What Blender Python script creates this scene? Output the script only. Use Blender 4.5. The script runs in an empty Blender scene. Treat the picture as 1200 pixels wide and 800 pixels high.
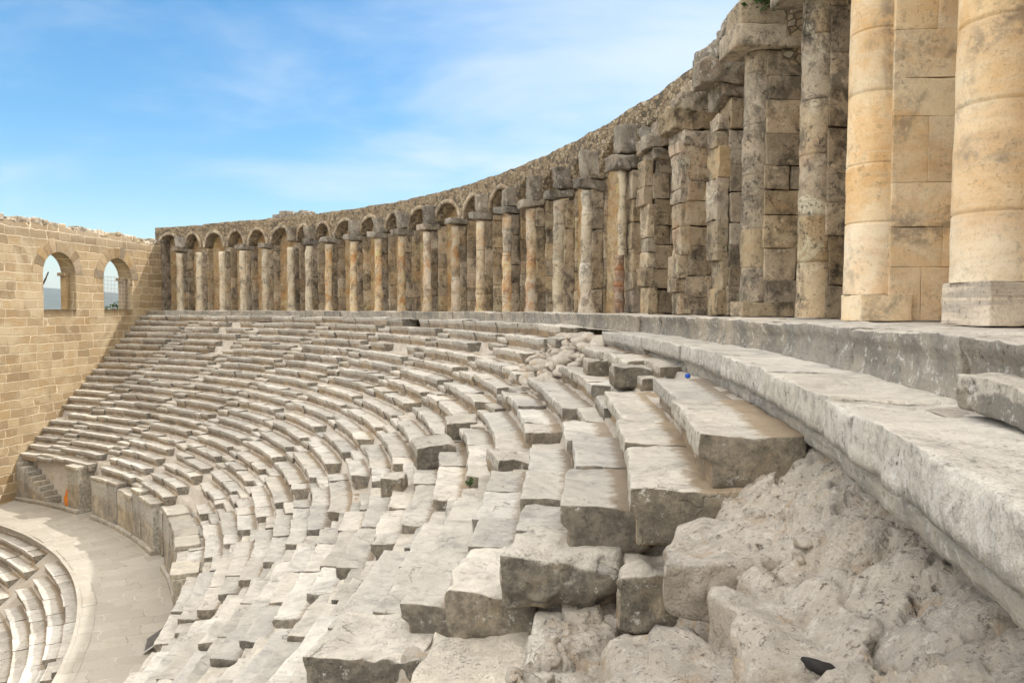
import bpy, math, random
import numpy as np

# ------------------------------------------------------------------ basics
RS = np.random.RandomState(11)
random.seed(5)
scn = bpy.context.scene
COL = scn.collection
OX, OY = -39.412, 11.027            # centre of the theatre's circles; the eye is the origin
RAD = math.radians


def pol(R, th):
    t = np.radians(th)
    return OX + R * np.cos(t), OY + R * np.sin(t)


def srgb(r, g, b):
    f = lambda c: (c / 255 / 12.92) if c / 255 <= 0.04045 else ((c / 255 + 0.055) / 1.055) ** 2.4
    return (f(r), f(g), f(b))


# ------------------------------------------------------------------ numpy noise
def _h(ix, iy, iz, s):
    n = (ix * 374761393 + iy * 668265263 + iz * 2147483647 + s * 974634777) & 0xFFFFFFFF
    n = ((n ^ (n >> 13)) * 1274126177) & 0xFFFFFFFF
    n = ((n ^ (n >> 15)) * 2246822519) & 0xFFFFFFFF
    return ((n ^ (n >> 16)) & 0xFFFF) / 32767.5 - 1.0


def vnoise(P, scale=1.0, seed=0):
    Q = np.asarray(P, float) * scale + seed * 17.31 + 1000
    I = np.floor(Q).astype(np.int64)
    F = Q - I
    F = F * F * F * (F * (F * 6 - 15) + 10)
    x, y, z = I[:, 0], I[:, 1], I[:, 2]
    fx, fy, fz = F[:, 0], F[:, 1], F[:, 2]
    r = 0
    for dx in (0, 1):
        wx = fx if dx else 1 - fx
        for dy in (0, 1):
            wy = fy if dy else 1 - fy
            for dz in (0, 1):
                wz = fz if dz else 1 - fz
                r = r + wx * wy * wz * _h(x + dx, y + dy, z + dz, seed)
    return r


def fbm(P, scale=1.0, seed=0, octs=3, gain=0.5):
    a, r, t = 1.0, 0, 0
    for o in range(octs):
        r = r + a * vnoise(P, scale * 2 ** o, seed + o * 7)
        t += a
        a *= gain
    return r / t


def vec_noise(P, scale, seed, octs=2):
    return np.stack([fbm(P, scale, seed + k * 31, octs) for k in range(3)], 1)


# ------------------------------------------------------------------ mesh helpers
def empty(name, loc, label=None, cat=None, group=None):
    o = bpy.data.objects.new(name, None)
    o.empty_display_size = 0.3
    o.location = loc
    COL.objects.link(o)
    tag(o, label, cat, group)
    return o


def tag(o, label=None, cat=None, group=None, kind=None):
    if label: o['label'] = label
    if cat: o['category'] = cat
    if group: o['group'] = group
    if kind: o['kind'] = kind
    return o


def mk(name, V, F, mat, parent=None, smooth=True, attrs=None, loc=None):
    """V: world coordinates; F: list of quad / tri index arrays."""
    V = np.asarray(V, float)
    if loc is None:
        loc = np.array([(V[:, 0].min() + V[:, 0].max()) / 2, (V[:, 1].min() + V[:, 1].max()) / 2, V[:, 2].min()])
    loc = np.asarray(loc, float)
    me = bpy.data.meshes.new(name)
    if isinstance(F, np.ndarray): F = [F]
    F = [np.asarray(f, int) for f in F if len(f)]
    nl = sum(f.size for f in F)
    npol = sum(len(f) for f in F)
    me.vertices.add(len(V)); me.loops.add(nl); me.polygons.add(npol)
    me.vertices.foreach_set('co', (V - loc).astype(np.float32).ravel())
    me.loops.foreach_set('vertex_index', np.concatenate([f.ravel() for f in F]).astype(np.int32))
    starts, s = [], 0
    for f in F:
        k = f.shape[1]
        starts.append(s + np.arange(len(f)) * k)
        s += f.size
    me.polygons.foreach_set('loop_start', np.concatenate(starts).astype(np.int32))
    if smooth:
        me.polygons.foreach_set('use_smooth', np.ones(npol, bool))
    if attrs:
        for k, (dom, arr) in attrs.items():
            a = me.attributes.new(k, 'FLOAT', dom)
            a.data.foreach_set('value', np.asarray(arr, np.float32))
    me.update(calc_edges=True)
    me.validate()
    for m in (mat if isinstance(mat, (list, tuple)) else [mat]):
        me.materials.append(m)
    o = bpy.data.objects.new(name, me)
    COL.objects.link(o)
    if parent:
        o.parent = parent
        o.location = loc - np.array(parent.location)
    else:
        o.location = loc
    return o


_topo = {}
LAST = {}


def topo(nx, ny, nz):
    key = (nx, ny, nz)
    if key in _topo: return _topo[key]
    idx = -np.ones((nx, ny, nz), int)
    I, J, K = np.meshgrid(range(nx), range(ny), range(nz), indexing='ij')
    m = (I == 0) | (I == nx - 1) | (J == 0) | (J == ny - 1) | (K == 0) | (K == nz - 1)
    idx[m] = np.arange(m.sum())
    ijk = np.stack([I[m], J[m], K[m]], 1)
    F, E = [], []

    def quads(g, flip, e):
        a, b, c, d = g[:-1, :-1].ravel(), g[1:, :-1].ravel(), g[1:, 1:].ravel(), g[:-1, 1:].ravel()
        q = np.stack([a, d, c, b] if flip else [a, b, c, d], 1)
        F.append(q); E.append(np.full(len(q), e, float))
    quads(idx[0, :, :], True, 1); quads(idx[-1, :, :], False, 1)
    quads(idx[:, 0, :], False, 0); quads(idx[:, -1, :], True, 0)
    quads(idx[:, :, 0], True, 0); quads(idx[:, :, -1], False, 0)
    _topo[key] = (ijk, np.concatenate(F), np.concatenate(E))
    return _topo[key]


def ticks(L, s, rho):
    """1-D lattice over [0, L] with extra rows near both ends for the rounding."""
    r = min(rho, L * 0.3)
    n = max(1, int(round((L - 2 * r) / s)))
    return np.concatenate([[0, r * 0.35, r], r + (L - 2 * r) * np.arange(1, n) / n, [L - r, L - r * 0.35, L]])


def rbox(L, D, H, s, rho, rough, seed, recess=0.0, chip=1.0, off=(0, 0, 0)):
    """Worn stone box in local metres: x 0..L, y 0..D (y=0 is the front), z 0..H."""
    xs, ys, zs = ticks(L, s, rho), ticks(D, s, rho), ticks(H, s, rho)
    ijk, F, E = topo(len(xs), len(ys), len(zs))
    P = np.stack([xs[ijk[:, 0]], ys[ijk[:, 1]], zs[ijk[:, 2]]], 1)
    dims = np.array([L, D, H])
    N0 = P + np.array(off)
    n = fbm(N0, 2.2 / max(0.25, min(L, D, H) * 2), seed, 2)
    rr = np.clip(rho * (0.5 + 2.4 * np.clip(n, -0.1, 1) * chip), rho * 0.15, None)[:, None]
    rr = np.minimum(rr, dims * 0.45)
    lo, hi = rr, dims - rr
    q = np.minimum(np.maximum(P, lo), hi)
    d = P - q
    dl = np.linalg.norm(d / rr, axis=1, keepdims=True)
    k = np.where(dl > 1, 1 / np.maximum(dl, 1e-6), 1)
    P2 = q + d * k
    # big bites out of the upper edges
    c = P - dims / 2
    if rough > 0:
        # low-frequency dents act along the inward direction
        nd = vec_noise(N0, 1.6, seed + 3, 2)
        P2 = P2 + nd * rough
        nd = vec_noise(N0, 7.0, seed + 5, 2)
        P2 = P2 + nd * rough * 0.55
    # worn hollow along the top
    if H < 0.5 and D > 0.5:
        tp = np.clip(P[:, 2] / H * 3 - 2, 0, 1)
        P2[:, 2] -= tp * np.sin(np.clip(P[:, 1] / D, 0, 1) * math.pi) * (0.012 + 0.012 * n)
    if recess > 0:
        t = np.clip((0.60 * H - P[:, 2]) / (0.14 * H), 0, 1)
        t = t * t * (3 - 2 * t)
        f = np.clip(1 - P[:, 1] / (D * 0.5), 0, 1)
        P2[:, 1] += recess * t * f
    LAST['hz'] = P[:, 2] / H; LAST['yd'] = P[:, 1]
    return P2, F, E


def cambend(P, R0, th0, z0, flip=False):
    """local (x along the arc towards +theta, y outward, z up) -> world; R0 is the front radius."""
    R = R0 + P[:, 1]
    th = np.radians(th0) + P[:, 0] / R0
    return np.stack([OX + R * np.cos(th), OY + R * np.sin(th), z0 + P[:, 2]], 1)


def dist_at(R, th, z):
    x, y = pol(R, th)
    return math.sqrt(x * x + y * y + z * z)


def res(d, lo=0.026, hi=0.17):
    return min(hi, max(lo, d * 0.005))


def stone(name, R0, th0, th1, z1, D, H, mat, parent=None, rho=0.045, rough=0.02, recess=0.0, tilt=(0, 0, 0), chip=1.0, s=None, seed=None, dz=0):
    """one block lying on the arc from th0 to th1 with its front at R0 and its top at z1"""
    seed = RS.randint(1, 9999) if seed is None else seed
    L = RAD(th1 - th0) * R0
    if s is None: s = res(dist_at(R0, (th0 + th1) / 2, z1))
    P, F, E = rbox(L, D, H, s, rho, rough, seed, recess, chip, off=RS.rand(3) * 50)
    if any(tilt):
        c = np.array([L / 2, D / 2, H / 2])
        Q = P - c
        P = P + np.stack([np.zeros(len(P)), np.zeros(len(P)), Q[:, 0] * tilt[0] + Q[:, 1] * tilt[1]], 1)
        P[:, 1] += Q[:, 0] * tilt[2]
    V = cambend(P, R0, th0, z1 - H)
    # recompute which end is which: faces at the two theta ends carry 1
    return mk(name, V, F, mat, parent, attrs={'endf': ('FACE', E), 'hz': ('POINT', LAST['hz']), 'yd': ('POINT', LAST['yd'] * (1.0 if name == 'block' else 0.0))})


class Multi:
    """several worn boxes gathered in one mesh (courses of one pier, treads of one flight)"""
    def __init__(s): s.V, s.F, s.E, s.T, s.n = [], [], [], [], 0

    def add(s, V, F, E=None, tint=None):
        s.V.append(V); s.F.append(F + s.n)
        s.E.append(E if E is not None else np.zeros(len(F)))
        s.T.append(np.full(len(V), RS.rand() if tint is None else tint))
        s.n += len(V)

    def arc(s, R0, th0, th1, z1, D, H, step, rho=0.03, rough=0.012, recess=0, seed=None, tint=None, tilt=(0, 0, 0)):
        seed = RS.randint(1, 9999) if seed is None else seed
        L = RAD(th1 - th0) * R0
        P, F, E = rbox(L, D, H, step, rho, rough, seed, recess, off=RS.rand(3) * 50)
        if any(tilt):
            Q = P - np.array([L / 2, D / 2, H / 2])
            P[:, 2] += Q[:, 0] * tilt[0] + Q[:, 1] * tilt[1]
            P[:, 1] += Q[:, 0] * tilt[2]
        s.add(cambend(P, R0, th0, z1 - H), F, E, tint)

    def build(s, name, mat, parent=None, smooth=True, loc=None):
        return mk(name, np.concatenate(s.V), [np.concatenate(s.F)], mat, parent, smooth,
                  {'endf': ('FACE', np.concatenate(s.E)), 'tint': ('POINT', np.concatenate(s.T))}, loc)


# ------------------------------------------------------------------ node helpers
class NT:
    def __init__(s, tree): s.t = tree; s.N = tree.nodes; s.L = tree.links

    def new(s, kind, **kw):
        n = s.N.new(kind)
        for k, v in kw.items(): setattr(n, k, v)
        return n

    def link(s, a, b): s.L.new(a, b)

    def put(s, sock, v):
        if v is None: return
        if isinstance(v, bpy.types.NodeSocket): s.link(v, sock)
        elif isinstance(v, (tuple, list)) and len(v) == 3 and sock.type == 'RGBA': sock.default_value = (*v, 1)
        else: sock.default_value = v

    def math(s, op, a, b=None, c=None, clamp=False):
        n = s.new('ShaderNodeMath', operation=op, use_clamp=clamp)
        s.put(n.inputs[0], a); s.put(n.inputs[1], b)
        if c is not None: s.put(n.inputs[2], c)
        return n.outputs[0]

    def vmath(s, op, a, b=None):
        n = s.new('ShaderNodeVectorMath', operation=op)
        s.put(n.inputs[0], a)
        if b is not None: s.put(n.inputs[1], b)
        return n.outputs['Value'] if op in ('DOT_PRODUCT', 'LENGTH') else n.outputs[0]

    def ramp(s, v, a, b, lo=0.0, hi=1.0, smooth=True):
        n = s.new('ShaderNodeMapRange', interpolation_type='SMOOTHSTEP' if smooth else 'LINEAR')
        s.put(n.inputs[0], v); s.put(n.inputs[1], a); s.put(n.inputs[2], b); s.put(n.inputs[3], lo); s.put(n.inputs[4], hi)
        return n.outputs[0]

    def mix(s, f, a, b, blend='MIX'):
        n = s.new('ShaderNodeMix', data_type='RGBA', blend_type=blend)
        s.put(n.inputs[0], f); s.put(n.inputs[6], a); s.put(n.inputs[7], b)
        return n.outputs[2]

    def noise(s, vec, scale, detail=4, rough=0.6, dist=0.0, w=None):
        n = s.new('ShaderNodeTexNoise')
        s.put(n.inputs['Vector'], vec); s.put(n.inputs['Scale'], scale); s.put(n.inputs['Detail'], detail)
        s.put(n.inputs['Roughness'], rough); s.put(n.inputs['Distortion'], dist)
        return n.outputs[0]

    def voro(s, vec, scale, feature='F1', rand=1.0, out='Distance'):
        n = s.new('ShaderNodeTexVoronoi', feature=feature)
        s.put(n.inputs['Vector'], vec); s.put(n.inputs['Scale'], scale); s.put(n.inputs['Randomness'], rand)
        return n.outputs[out]

    def scale(s, vec, xyz):
        n = s.new('ShaderNodeVectorMath', operation='MULTIPLY')
        s.put(n.inputs[0], vec); n.inputs[1].default_value = xyz
        return n.outputs[0]

    def attr(s, name):
        n = s.new('ShaderNodeAttribute', attribute_name=name)
        return n.outputs['Fac']


def newmat(name):
    m = bpy.data.materials.new(name)
    m.use_nodes = True
    t = NT(m.node_tree)
    t.N.clear()
    out = t.new('ShaderNodeOutputMaterial')
    b = t.new('ShaderNodeBsdfPrincipled')
    b.inputs['Roughness'].default_value = 0.9
    b.inputs['Specular IOR Level'].default_value = 0.25
    t.link(b.outputs[0], out.inputs[0])
    geo = t.new('ShaderNodeNewGeometry')
    oi = t.new('ShaderNodeObjectInfo')
    t.pos = geo.outputs['Position']
    t.nrm = geo.outputs['Normal']
    t.rnd = oi.outputs['Random']
    t.bsdf = b
    sx = t.new('ShaderNodeSeparateXYZ'); t.link(t.nrm, sx.inputs[0]); t.nz = sx.outputs[2]
    # every block samples another part of the noise
    cmb = t.new('ShaderNodeCombineXYZ')
    for i in range(3): t.link(t.rnd, cmb.inputs[i])
    t.p = t.vmath('ADD', t.pos, t.scale(cmb.outputs[0], (31, 57, 23)))
    return m, t


def bump(t, h, strength, dist):
    n = t.new('ShaderNodeBump')
    n.inputs['Strength'].default_value = strength
    n.inputs['Distance'].default_value = dist
    t.link(h, n.inputs['Height'])
    t.link(n.outputs[0], t.bsdf.inputs['Normal'])


def seat_stone(name, top_a, top_b, riser, end, lichen=0.0, bumps=0.6, lipdark=(0.20, 0.185, 0.16)):
    """limestone seat: clean walked-on tops, earthy risers and lichen-grown ends, both with shade painted in"""
    m, t = newmat(name)
    n1 = t.noise(t.p, 1.7, 5, 0.65)
    n2 = t.noise(t.p, 9.0, 6, 0.7)
    n3 = t.noise(t.p, 55.0, 4, 0.7)
    strat = t.noise(t.scale(t.p, (1.2, 1.2, 14.0)), 2.4, 5, 0.6, 0.4)
    col = t.mix(t.ramp(n1, 0.38, 0.62), top_a, top_b)
    col = t.mix(t.ramp(n2, 0.45, 0.75, 0, 0.40), col, (top_b[0] * .58, top_b[1] * .56, top_b[2] * .54))
    # grey rain stains and ochre dust on the tops
    col = t.mix(t.ramp(t.noise(t.p, 1.1, 7, 0.76, 1.2), 0.49, 0.66, 0, 0.60), col, (0.29, 0.275, 0.25))
    lines = t.noise(t.scale(t.p, (2.2, 7.0, 2.0)), 2.0, 6, 0.7, 0.5)
    col = t.mix(t.ramp(lines, 0.54, 0.68, 0, 0.38), col, (0.28, 0.25, 0.205))
    col = t.mix(t.ramp(t.noise(t.p, 3.3, 5, 0.7, 1.0), 0.62, 0.74, 0, 0.35), col, (0.40, 0.27, 0.14))
    col = t.mix(t.ramp(t.noise(t.p, 90.0, 3, 0.7), 0.5, 0.75, 0, 0.30), col, (0.22, 0.20, 0.17))
    # dark pits and hairline cracks
    pit2 = t.math('MULTIPLY', t.ramp(t.noise(t.p, 34.0, 6, 0.8), 0.575, 0.64), t.ramp(t.noise(t.p, 2.1, 4, 0.65), 0.42, 0.60))
    col = t.mix(t.math('MULTIPLY', pit2, 0.65), col, (0.17, 0.15, 0.12))
    wc = t.new('ShaderNodeTexNoise'); t.put(wc.inputs['Vector'], t.p); wc.inputs['Scale'].default_value = 2.0; wc.inputs['Detail'].default_value = 5
    ce = t.voro(t.vmath('ADD', t.p, t.scale(wc.outputs['Color'], (0.9, 0.9, 0.9))), 0.75, 'DISTANCE_TO_EDGE')
    crack = t.math('MULTIPLY', t.ramp(ce, 0.002, 0.010, 1, 0), t.ramp(t.noise(t.p, 1.0, 2, 0.5), 0.50, 0.60))
    col = t.mix(t.math('MULTIPLY', crack, 0.55), col, (0.15, 0.125, 0.10))
    # soil gathered at the back of the tread
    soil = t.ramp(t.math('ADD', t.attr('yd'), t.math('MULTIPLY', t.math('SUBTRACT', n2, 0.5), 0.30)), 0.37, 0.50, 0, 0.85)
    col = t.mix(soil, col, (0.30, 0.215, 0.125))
    # vertical faces
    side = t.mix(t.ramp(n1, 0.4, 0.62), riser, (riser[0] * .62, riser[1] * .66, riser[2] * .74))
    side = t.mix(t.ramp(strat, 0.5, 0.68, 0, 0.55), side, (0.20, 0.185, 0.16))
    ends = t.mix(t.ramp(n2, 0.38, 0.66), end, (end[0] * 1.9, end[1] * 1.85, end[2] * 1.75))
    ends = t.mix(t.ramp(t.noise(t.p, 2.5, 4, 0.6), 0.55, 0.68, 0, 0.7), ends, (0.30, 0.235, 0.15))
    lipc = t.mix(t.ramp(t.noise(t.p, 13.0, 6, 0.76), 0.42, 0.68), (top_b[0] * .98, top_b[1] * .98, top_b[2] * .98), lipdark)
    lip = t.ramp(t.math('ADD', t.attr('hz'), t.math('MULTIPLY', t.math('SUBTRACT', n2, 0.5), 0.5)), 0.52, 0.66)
    side = t.mix(t.math('MULTIPLY', lip, 0.85), side, lipc)  # below the lip the brown is earth plus the overhang's painted shade
    side = t.mix(t.attr('endf'), side, ends)  # dark ends combine lichen with shade painted into the colour
    # black crust and white lichen
    blk = t.math('MULTIPLY', t.ramp(t.noise(t.p, 13.0, 5, 0.75), 0.58, 0.66), t.ramp(t.noise(t.p, 1.9, 3, 0.6), 0.45, 0.6))
    side = t.mix(t.math('MULTIPLY', blk, 0.75), side, (0.05, 0.045, 0.038))
    wht = t.math('MULTIPLY', t.ramp(t.noise(t.p, 12.0, 7, 0.76, 0.0), 0.585 - 0.04 * lichen, 0.625 - 0.04 * lichen), t.ramp(t.noise(t.p, 1.6, 3, 0.6), 0.42 - 0.06 * lichen, 0.56 - 0.06 * lichen))
    side = t.mix(t.math('MULTIPLY', wht, 0.75), side, (0.58, 0.565, 0.525))
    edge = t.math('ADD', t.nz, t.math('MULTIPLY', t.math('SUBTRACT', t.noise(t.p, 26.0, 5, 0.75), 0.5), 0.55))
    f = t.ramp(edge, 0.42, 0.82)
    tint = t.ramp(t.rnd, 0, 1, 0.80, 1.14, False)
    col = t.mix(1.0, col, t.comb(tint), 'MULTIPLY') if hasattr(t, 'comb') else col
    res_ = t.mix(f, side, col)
    # per block value shift
    hsv = t.new('ShaderNodeHueSaturation')
    t.put(hsv.inputs['Value'], tint); t.put(hsv.inputs['Color'], res_)
    t.put(hsv.inputs['Saturation'], t.ramp(t.math('FRACT', t.math('MULTIPLY', t.rnd, 7.13)), 0, 1, 0.60, 0.92, False))
    t.link(hsv.outputs[0], t.bsdf.inputs['Base Color'])
    pits = t.ramp(t.noise(t.p, 70, 3, 0.7), 0.30, 0.50)
    big = t.noise(t.p, 4.5, 3, 0.5)
    sidef = t.math('SUBTRACT', 1.0, t.math('MULTIPLY', f, 0.65))
    h = t.math('ADD', t.math('MULTIPLY', t.math('MULTIPLY', n2, 0.55), sidef), t.math('ADD', t.math('MULTIPLY', n3, 0.20), t.math('ADD', t.math('ADD', t.math('MULTIPLY', pits, 0.12), t.math('MULTIPLY', pit2, -0.35)), t.math('SUBTRACT', t.math('MULTIPLY', big, 0.5), t.math('MULTIPLY', crack, 0.5)))))
    bump(t, h, bumps * 1.2, 0.04)
    return m


def masonry_stone(name, a, b, dark, darkness=0.5, orange=0.0, pale=0.0, vein=False, bumps=0.6, white=0.0, scale=1.0, band=False):
    """ashlar of the gallery; point attribute 'tint' varies the blocks of one mesh"""
    m, t = newmat(name)
    p = t.p
    tint = t.attr('tint')
    n1 = t.noise(p, 1.3 * scale, 5, 0.65, 0.5)
    n2 = t.noise(p, 8.0 * scale, 6, 0.7)
    n3 = t.noise(p, 48.0, 4, 0.7)
    col = t.mix(t.ramp(n1, 0.36, 0.64), a, b)
    if vein:
        v = t.noise(t.scale(p, (0.6, 0.6, 2.2)), 1.1, 7, 0.66, 1.2)
        col = t.mix(t.ramp(v, 0.44, 0.70, 0, 0.42), col, (0.60, 0.36, 0.16))
        col = t.mix(t.ramp(t.noise(p, 0.9, 5, 0.65, 0.7), 0.46, 0.66, 0, 0.55), col, (0.68, 0.40, 0.16))
        v2 = t.noise(t.scale(p, (0.7, 0.7, 9.0)), 2.1, 5, 0.6, 1.2)
        col = t.mix(t.ramp(v2, 0.50, 0.72, 0, 0.45), col, (0.76, 0.68, 0.54))
        v3 = t.noise(p, 0.75, 4, 0.6, 0.8)
        col = t.mix(t.math('MULTIPLY', t.ramp(v3, 0.54, 0.66, 0, 0.75), t.ramp(n2, 0.36, 0.6)), col, (0.30, 0.25, 0.20))
    if band:
        bd = t.noise(t.scale(p, (0.25, 0.25, 7.0)), 2.2, 5, 0.65, 0.3)
        col = t.mix(t.ramp(bd, 0.42, 0.62, 0, 0.75), col, (0.30, 0.265, 0.225))
    if orange:
        o = t.noise(p, 1.1, 4, 0.6, 0.6)
        col = t.mix(t.ramp(o, 0.50, 0.64, 0, orange), col, (0.42, 0.185, 0.05))
    if pale:
        o = t.noise(t.vmath('ADD', p, (9, 4, 2)), 1.7, 4, 0.6, 0.4)
        col = t.mix(t.ramp(o, 0.53, 0.62, 0, pale), col, (0.52, 0.45, 0.34))
    d = t.noise(t.scale(p, (1, 1, 0.85)), 1.5, 7, 0.76, 0.3)
    col = t.mix(t.ramp(d, 0.60 - 0.2 * darkness, 0.78 - 0.2 * darkness, 0, 0.9), col, dark)
    if darkness > 0.3:
        st = t.noise(t.scale(p, (1.0, 1.0, 0.75)), 1.9, 8, 0.80, 0.3)
        col = t.mix(t.math('MULTIPLY', t.ramp(st, 0.49, 0.60), 0.35 + 0.55 * darkness), col, (dark[0] * .8, dark[1] * .8, dark[2] * .8))
        lm = t.noise(t.vmath('ADD', p, (21, 4, 13)), 1.4, 6, 0.72, 0.8)
        col = t.mix(t.ramp(lm, 0.57, 0.63, 0, 0.7), col, (min(a[0] * 1.6, .6), min(a[1] * 1.62, .55), min(a[2] * 1.7, .45)))
    k = t.math('MULTIPLY', t.ramp(t.noise(p, 13.0, 7, 0.78), 0.545, 0.60), t.ramp(t.noise(p, 1.2, 4, 0.65), 0.45, 0.56))
    col = t.mix(t.math('MULTIPLY', k, min(0.9, 0.3 + 0.9 * darkness)), col, (0.035, 0.03, 0.026))
    if white:
        w = t.math('MULTIPLY', t.ramp(t.noise(p, 7.0, 5, 0.68, 0.7), 0.585, 0.63), t.ramp(t.noise(t.vmath('ADD', p, (3, 8, 5)), 1.1, 2, 0.5), 0.44, 0.56))
        col = t.mix(t.math('MULTIPLY', w, white), col, (0.58, 0.56, 0.52))
    col = t.mix(t.ramp(n3, 0.5, 0.75, 0, 0.3), col, (0.12, 0.1, 0.08))
    col = t.mix(t.ramp(n2, 0.5, 0.72, 0, 0.3), col, (a[0] * .5, a[1] * .48, a[2] * .45))
    geo2 = t.new('ShaderNodeNewGeometry')
    if darkness > 0.2:      # worn, paler arrises
        col = t.mix(t.math('MULTIPLY', t.ramp(t.math('ADD', geo2.outputs['Pointiness'], t.math('MULTIPLY', t.math('SUBTRACT', n2, 0.5), 0.10)), 0.53, 0.60), 0.6), col, (min(b[0] * 1.35, .7), min(b[1] * 1.4, .62), min(b[2] * 1.5, .5)))
    hsv = t.new('ShaderNodeHueSaturation')
    t.put(hsv.inputs['Color'], col)
    t.put(hsv.inputs['Value'], t.math('MULTIPLY', t.ramp(tint, 0, 1, 0.72 if not vein else 0.90, 1.22 if not vein else 1.08, False), t.ramp(t.rnd, 0, 1, 0.88, 1.1, False)))
    t.put(hsv.inputs['Saturation'], t.ramp(t.math('FRACT', t.math('MULTIPLY', tint, 5.7)), 0, 1, 0.7 if not vein else 0.85, 1.1, False))
    t.link(hsv.outputs[0], t.bsdf.inputs['Base Color'])
    pits = t.ramp(t.noise(p, 30, 4, 0.75), 0.34, 0.47)
    h = t.math('ADD', t.math('MULTIPLY', n2, 0.5), t.math('ADD', t.math('MULTIPLY', n3, 0.2), t.math('MULTIPLY', pits, 0.5)))
    bump(t, h, bumps, 0.04)
    return m


# ------------------------------------------------------------------ materials
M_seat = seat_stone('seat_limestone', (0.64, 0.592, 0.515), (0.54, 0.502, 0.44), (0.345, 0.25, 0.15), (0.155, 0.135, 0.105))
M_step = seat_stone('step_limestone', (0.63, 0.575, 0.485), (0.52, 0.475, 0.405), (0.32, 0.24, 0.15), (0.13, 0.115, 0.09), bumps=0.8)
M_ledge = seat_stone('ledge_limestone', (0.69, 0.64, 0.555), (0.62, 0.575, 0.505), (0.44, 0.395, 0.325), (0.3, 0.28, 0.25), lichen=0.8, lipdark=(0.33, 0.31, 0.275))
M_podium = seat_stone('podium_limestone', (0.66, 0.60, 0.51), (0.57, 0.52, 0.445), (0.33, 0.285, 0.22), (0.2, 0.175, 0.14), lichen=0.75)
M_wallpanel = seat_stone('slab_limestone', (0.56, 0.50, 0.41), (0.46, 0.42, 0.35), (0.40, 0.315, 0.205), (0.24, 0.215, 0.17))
M_pale = masonry_stone('pale_veined_stone', (0.84, 0.63, 0.385), (0.87, 0.755, 0.56), (0.42, 0.31, 0.205), 0.0, vein=True, bumps=0.35)
M_band = masonry_stone('banded_base_stone', (0.50, 0.42, 0.33), (0.60, 0.52, 0.42), (0.27, 0.225, 0.18), 0.2, pale=0.3, bumps=0.5, band=True)
M_tan = masonry_stone('tan_ashlar', (0.45, 0.345, 0.22), (0.55, 0.455, 0.325), (0.105, 0.09, 0.07), 0.52, orange=0.3, pale=0.6)
M_grey = masonry_stone('grey_ashlar', (0.37, 0.295, 0.20), (0.46, 0.375, 0.265), (0.105, 0.088, 0.066), 0.56, pale=0.5, orange=0.2)
M_dark = masonry_stone('lichen_dark_stone', (0.29, 0.225, 0.15), (0.38, 0.31, 0.215), (0.055, 0.047, 0.038), 0.6, pale=0.45, orange=0.12)
M_shaft = masonry_stone('shaft_stone', (0.52, 0.345, 0.18), (0.63, 0.52, 0.365), (0.10, 0.085, 0.07), 0.42, orange=0.8, pale=0.8, white=0.4)
M_shaft2 = masonry_stone('pale_shaft_stone', (0.53, 0.45, 0.33), (0.64, 0.565, 0.44), (0.10, 0.088, 0.075), 0.48, orange=0.25, pale=0.8, white=0.6)
M_shaft3 = masonry_stone('mottled_shaft_stone', (0.50, 0.385, 0.235), (0.42, 0.335, 0.225), (0.09, 0.078, 0.062), 0.6, orange=0.2, pale=0.6)
M_niche = masonry_stone('brown_niche_plaster', (0.47, 0.325, 0.175), (0.57, 0.44, 0.285), (0.20, 0.15, 0.10), 0.34, orange=0.35, pale=0.5)
M_capstone = masonry_stone('weathered_capital_stone', (0.235, 0.205, 0.165), (0.35, 0.315, 0.26), (0.10, 0.09, 0.075), 0.5, white=0.7, orange=0.1)
M_brickred = masonry_stone('red_brick_shaft', (0.40, 0.18, 0.09), (0.36, 0.225, 0.135), (0.14, 0.09, 0.065), 0.4, pale=0.6)
M_voussoir = masonry_stone('voussoir_stone', (0.29, 0.205, 0.115), (0.37, 0.275, 0.16), (0.22, 0.16, 0.10), 0.2)


def mat_rubble_masonry():
    """small stones in mortar: attic of the gallery"""
    m, t = newmat('rubble_masonry')
    p = t.vmath('ADD', t.pos, t.scale(t.vecnoise(t.pos, 3.0) if hasattr(t, 'vecnoise') else t.pos, (0.0, 0.0, 0.0)))
    q = t.scale(t.pos, (1, 1, 1.5))
    e = t.voro(q, 5.6, 'DISTANCE_TO_EDGE', 1.0)
    cn = t.new('ShaderNodeTexVoronoi', feature='F1'); t.put(cn.inputs['Vector'], q); cn.inputs['Scale'].default_value = 5.6
    sep = t.new('ShaderNodeSeparateColor'); t.link(cn.outputs['Color'], sep.inputs[0])
    c = t.mix(sep.outputs[0], (0.22, 0.165, 0.105), (0.42, 0.335, 0.225))
    c = t.mix(t.ramp(sep.outputs[1], 0.75, 0.95, 0, 0.7), c, (0.44, 0.38, 0.29))
    c = t.mix(t.ramp(sep.outputs[2], 0.75, 0.9), c, (0.13, 0.11, 0.085))
    c = t.mix(t.ramp(e, 0.02, 0.09, 0.6, 0), c, (0.17, 0.13, 0.085))
    n1 = t.noise(t.pos, 0.8, 5, 0.7, 0.5)
    c = t.mix(t.ramp(n1, 0.5, 0.7, 0, 0.55), c, (0.135, 0.115, 0.09))
    n2 = t.noise(t.pos, 14, 5, 0.7)
    c = t.mix(t.ramp(n2, 0.5, 0.72, 0, 0.4), c, (0.1, 0.08, 0.06))
    t.link(c, t.bsdf.inputs['Base Color'])
    bump(t, t.math('ADD', t.ramp(e, 0.0, 0.12), t.math('MULTIPLY', n2, 0.6)), 0.9, 0.06)
    return m


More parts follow.
